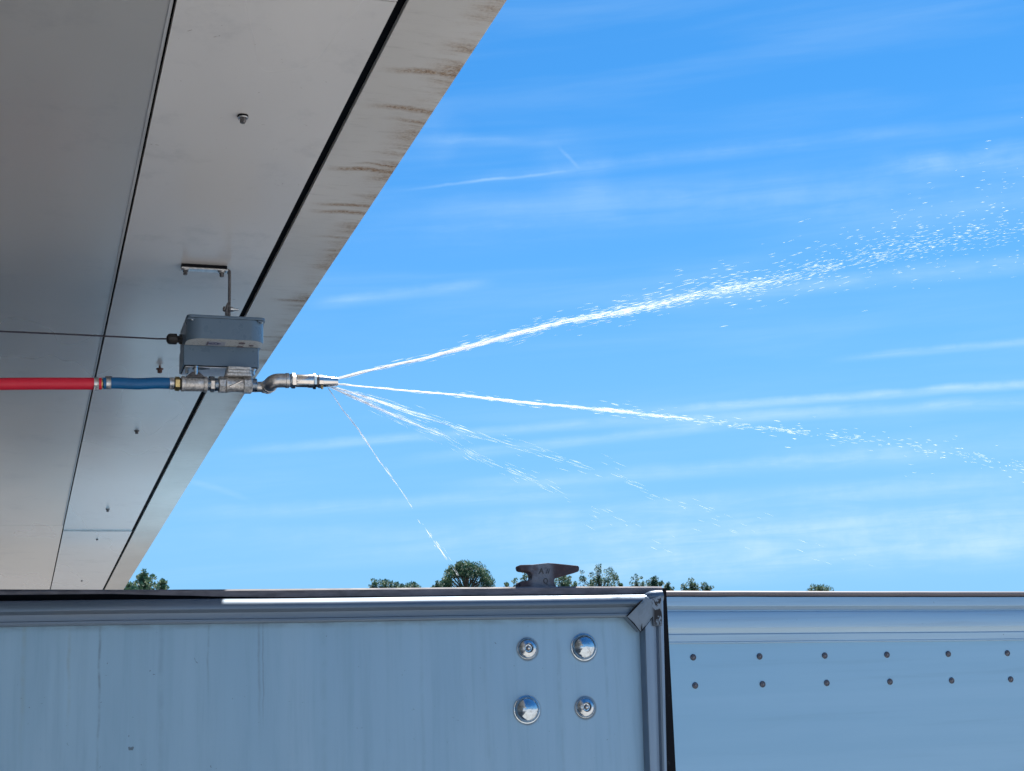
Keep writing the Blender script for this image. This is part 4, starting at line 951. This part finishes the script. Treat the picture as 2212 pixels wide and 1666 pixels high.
TREES = [
    ('row of tiny pine tips between the two low shrubs left of the umbrella pine', 868, 1261, 30, 121, 'round', 12),
    ('tiny pine tips at the right foot of the umbrella pine by the hook', 1092, 1259, 22, 123, 'round', 10),
    ('tiny sprig of pine between the hook and the tall spiky pine', 1243, 1258, 12, 123, 'round', 8),  # label, u, vtop, width, dist, shape, clumps
    ('round dark green pine crown just right of the canopy edge', 312, 1233, 52, 95, 'round', 60),
    ('small low pine crown tucked against the canopy edge', 282, 1261, 34, 90, 'round', 24),
    ('small pine crown at the right shoulder of the round dark one', 350, 1254, 26, 97, 'round', 22),
    ('low pine top with three peaks left of the wide umbrella pine', 832, 1249, 50, 120, 'cone', 50),
    ('flat little pine top close left of the umbrella pine shrub', 888, 1260, 46, 120, 'round', 24),
    ('small bushy pine touching the left foot of the umbrella pine', 944, 1254, 34, 118, 'round', 26),
    ('widest umbrella shaped pine with bare branches showing through', 1006, 1212, 108, 120, 'umbrella', 190),
    ('light green pine seen through the left notch of the iron hook', 1133, 1231, 46, 125, 'cone', 50),
    ('round yellow green pine filling the right notch of the iron hook', 1217, 1238, 42, 120, 'round', 50),
    ('tall spiky pine right of the iron hook', 1292, 1217, 62, 125, 'cone', 110),
    ('tiny pine tip right of the tall spiky pine', 1339, 1256, 14, 125, 'round', 12),
    ('narrow two pronged pine tip left of the container corner', 1374, 1241, 24, 125, 'cone', 30),
    ('broad pine clump above the container corner', 1414, 1246, 40, 125, 'round', 44),
    ('short pine just beyond the right end of the dark rail', 1444, 1256, 24, 122, 'round', 22),
    ('greyish pine top leaning over the trailer rail', 1495, 1251, 40, 130, 'cone', 44),
    ('last small pine tips before the empty skyline', 1526, 1263, 26, 130, 'round', 16),
    ('lone low tree top above the trailer rail far right', 1768, 1264, 54, 130, 'round', 40),
]
for i, (lb, u, vt, w, ds, sh, nc) in enumerate(TREES):
    tree(lb, u, vt, w, ds, sh, 100 + i, dark=(.55 if i not in (10, 11) else .15), nclump=int(nc * 1.7))

# the rest of the wood, lower than the trailer tops from here: one mass nobody could count
r = random.Random(77); mb = MB(); fw = Vector((FWD.x, FWD.y, 0)).normalized(); side = Vector((RGT.x, RGT.y, 0)).normalized()
for k in range(2600):
    ds = r.uniform(118, 160); lat_ = r.uniform(-75, 95); c_ = EYE + fw * ds + side * lat_; top = 1.65 + ds * 0.074 + 0.6 * mnoise.noise(Vector((lat_ * .12, ds * .1, 0)))
    c_.z = r.uniform(.5, 1.0) * top - 0.9; rr = r.uniform(.8, 1.7); mb.cur = 0 if r.random() < .6 else 1
    for q in range(16):
        o = Vector((r.gauss(0, 1), r.gauss(0, 1), r.gauss(0, .8))).normalized() * rr * r.uniform(.4, 1) ; o.z = min(o.z, .8)
        s1 = Vector((r.gauss(0, 1), r.gauss(0, 1), r.gauss(0, 1))).normalized(); s2 = s1.orthogonal().normalized(); p = c_ + o
        mb.add([p - s2 * .30, p + s2 * .30, p + s1 * .7 + s2 * .2, p + s1 * .7 - s2 * .2], [(0, 1, 2, 3)])
wd_ = mb.build('woodland', ['needles_dark', 'needles_light'], None, smooth_angle=0, recalc=False)
tag(wd_, 'dark mass of lower woodland behind the trailers', 'woodland', kind='stuff')
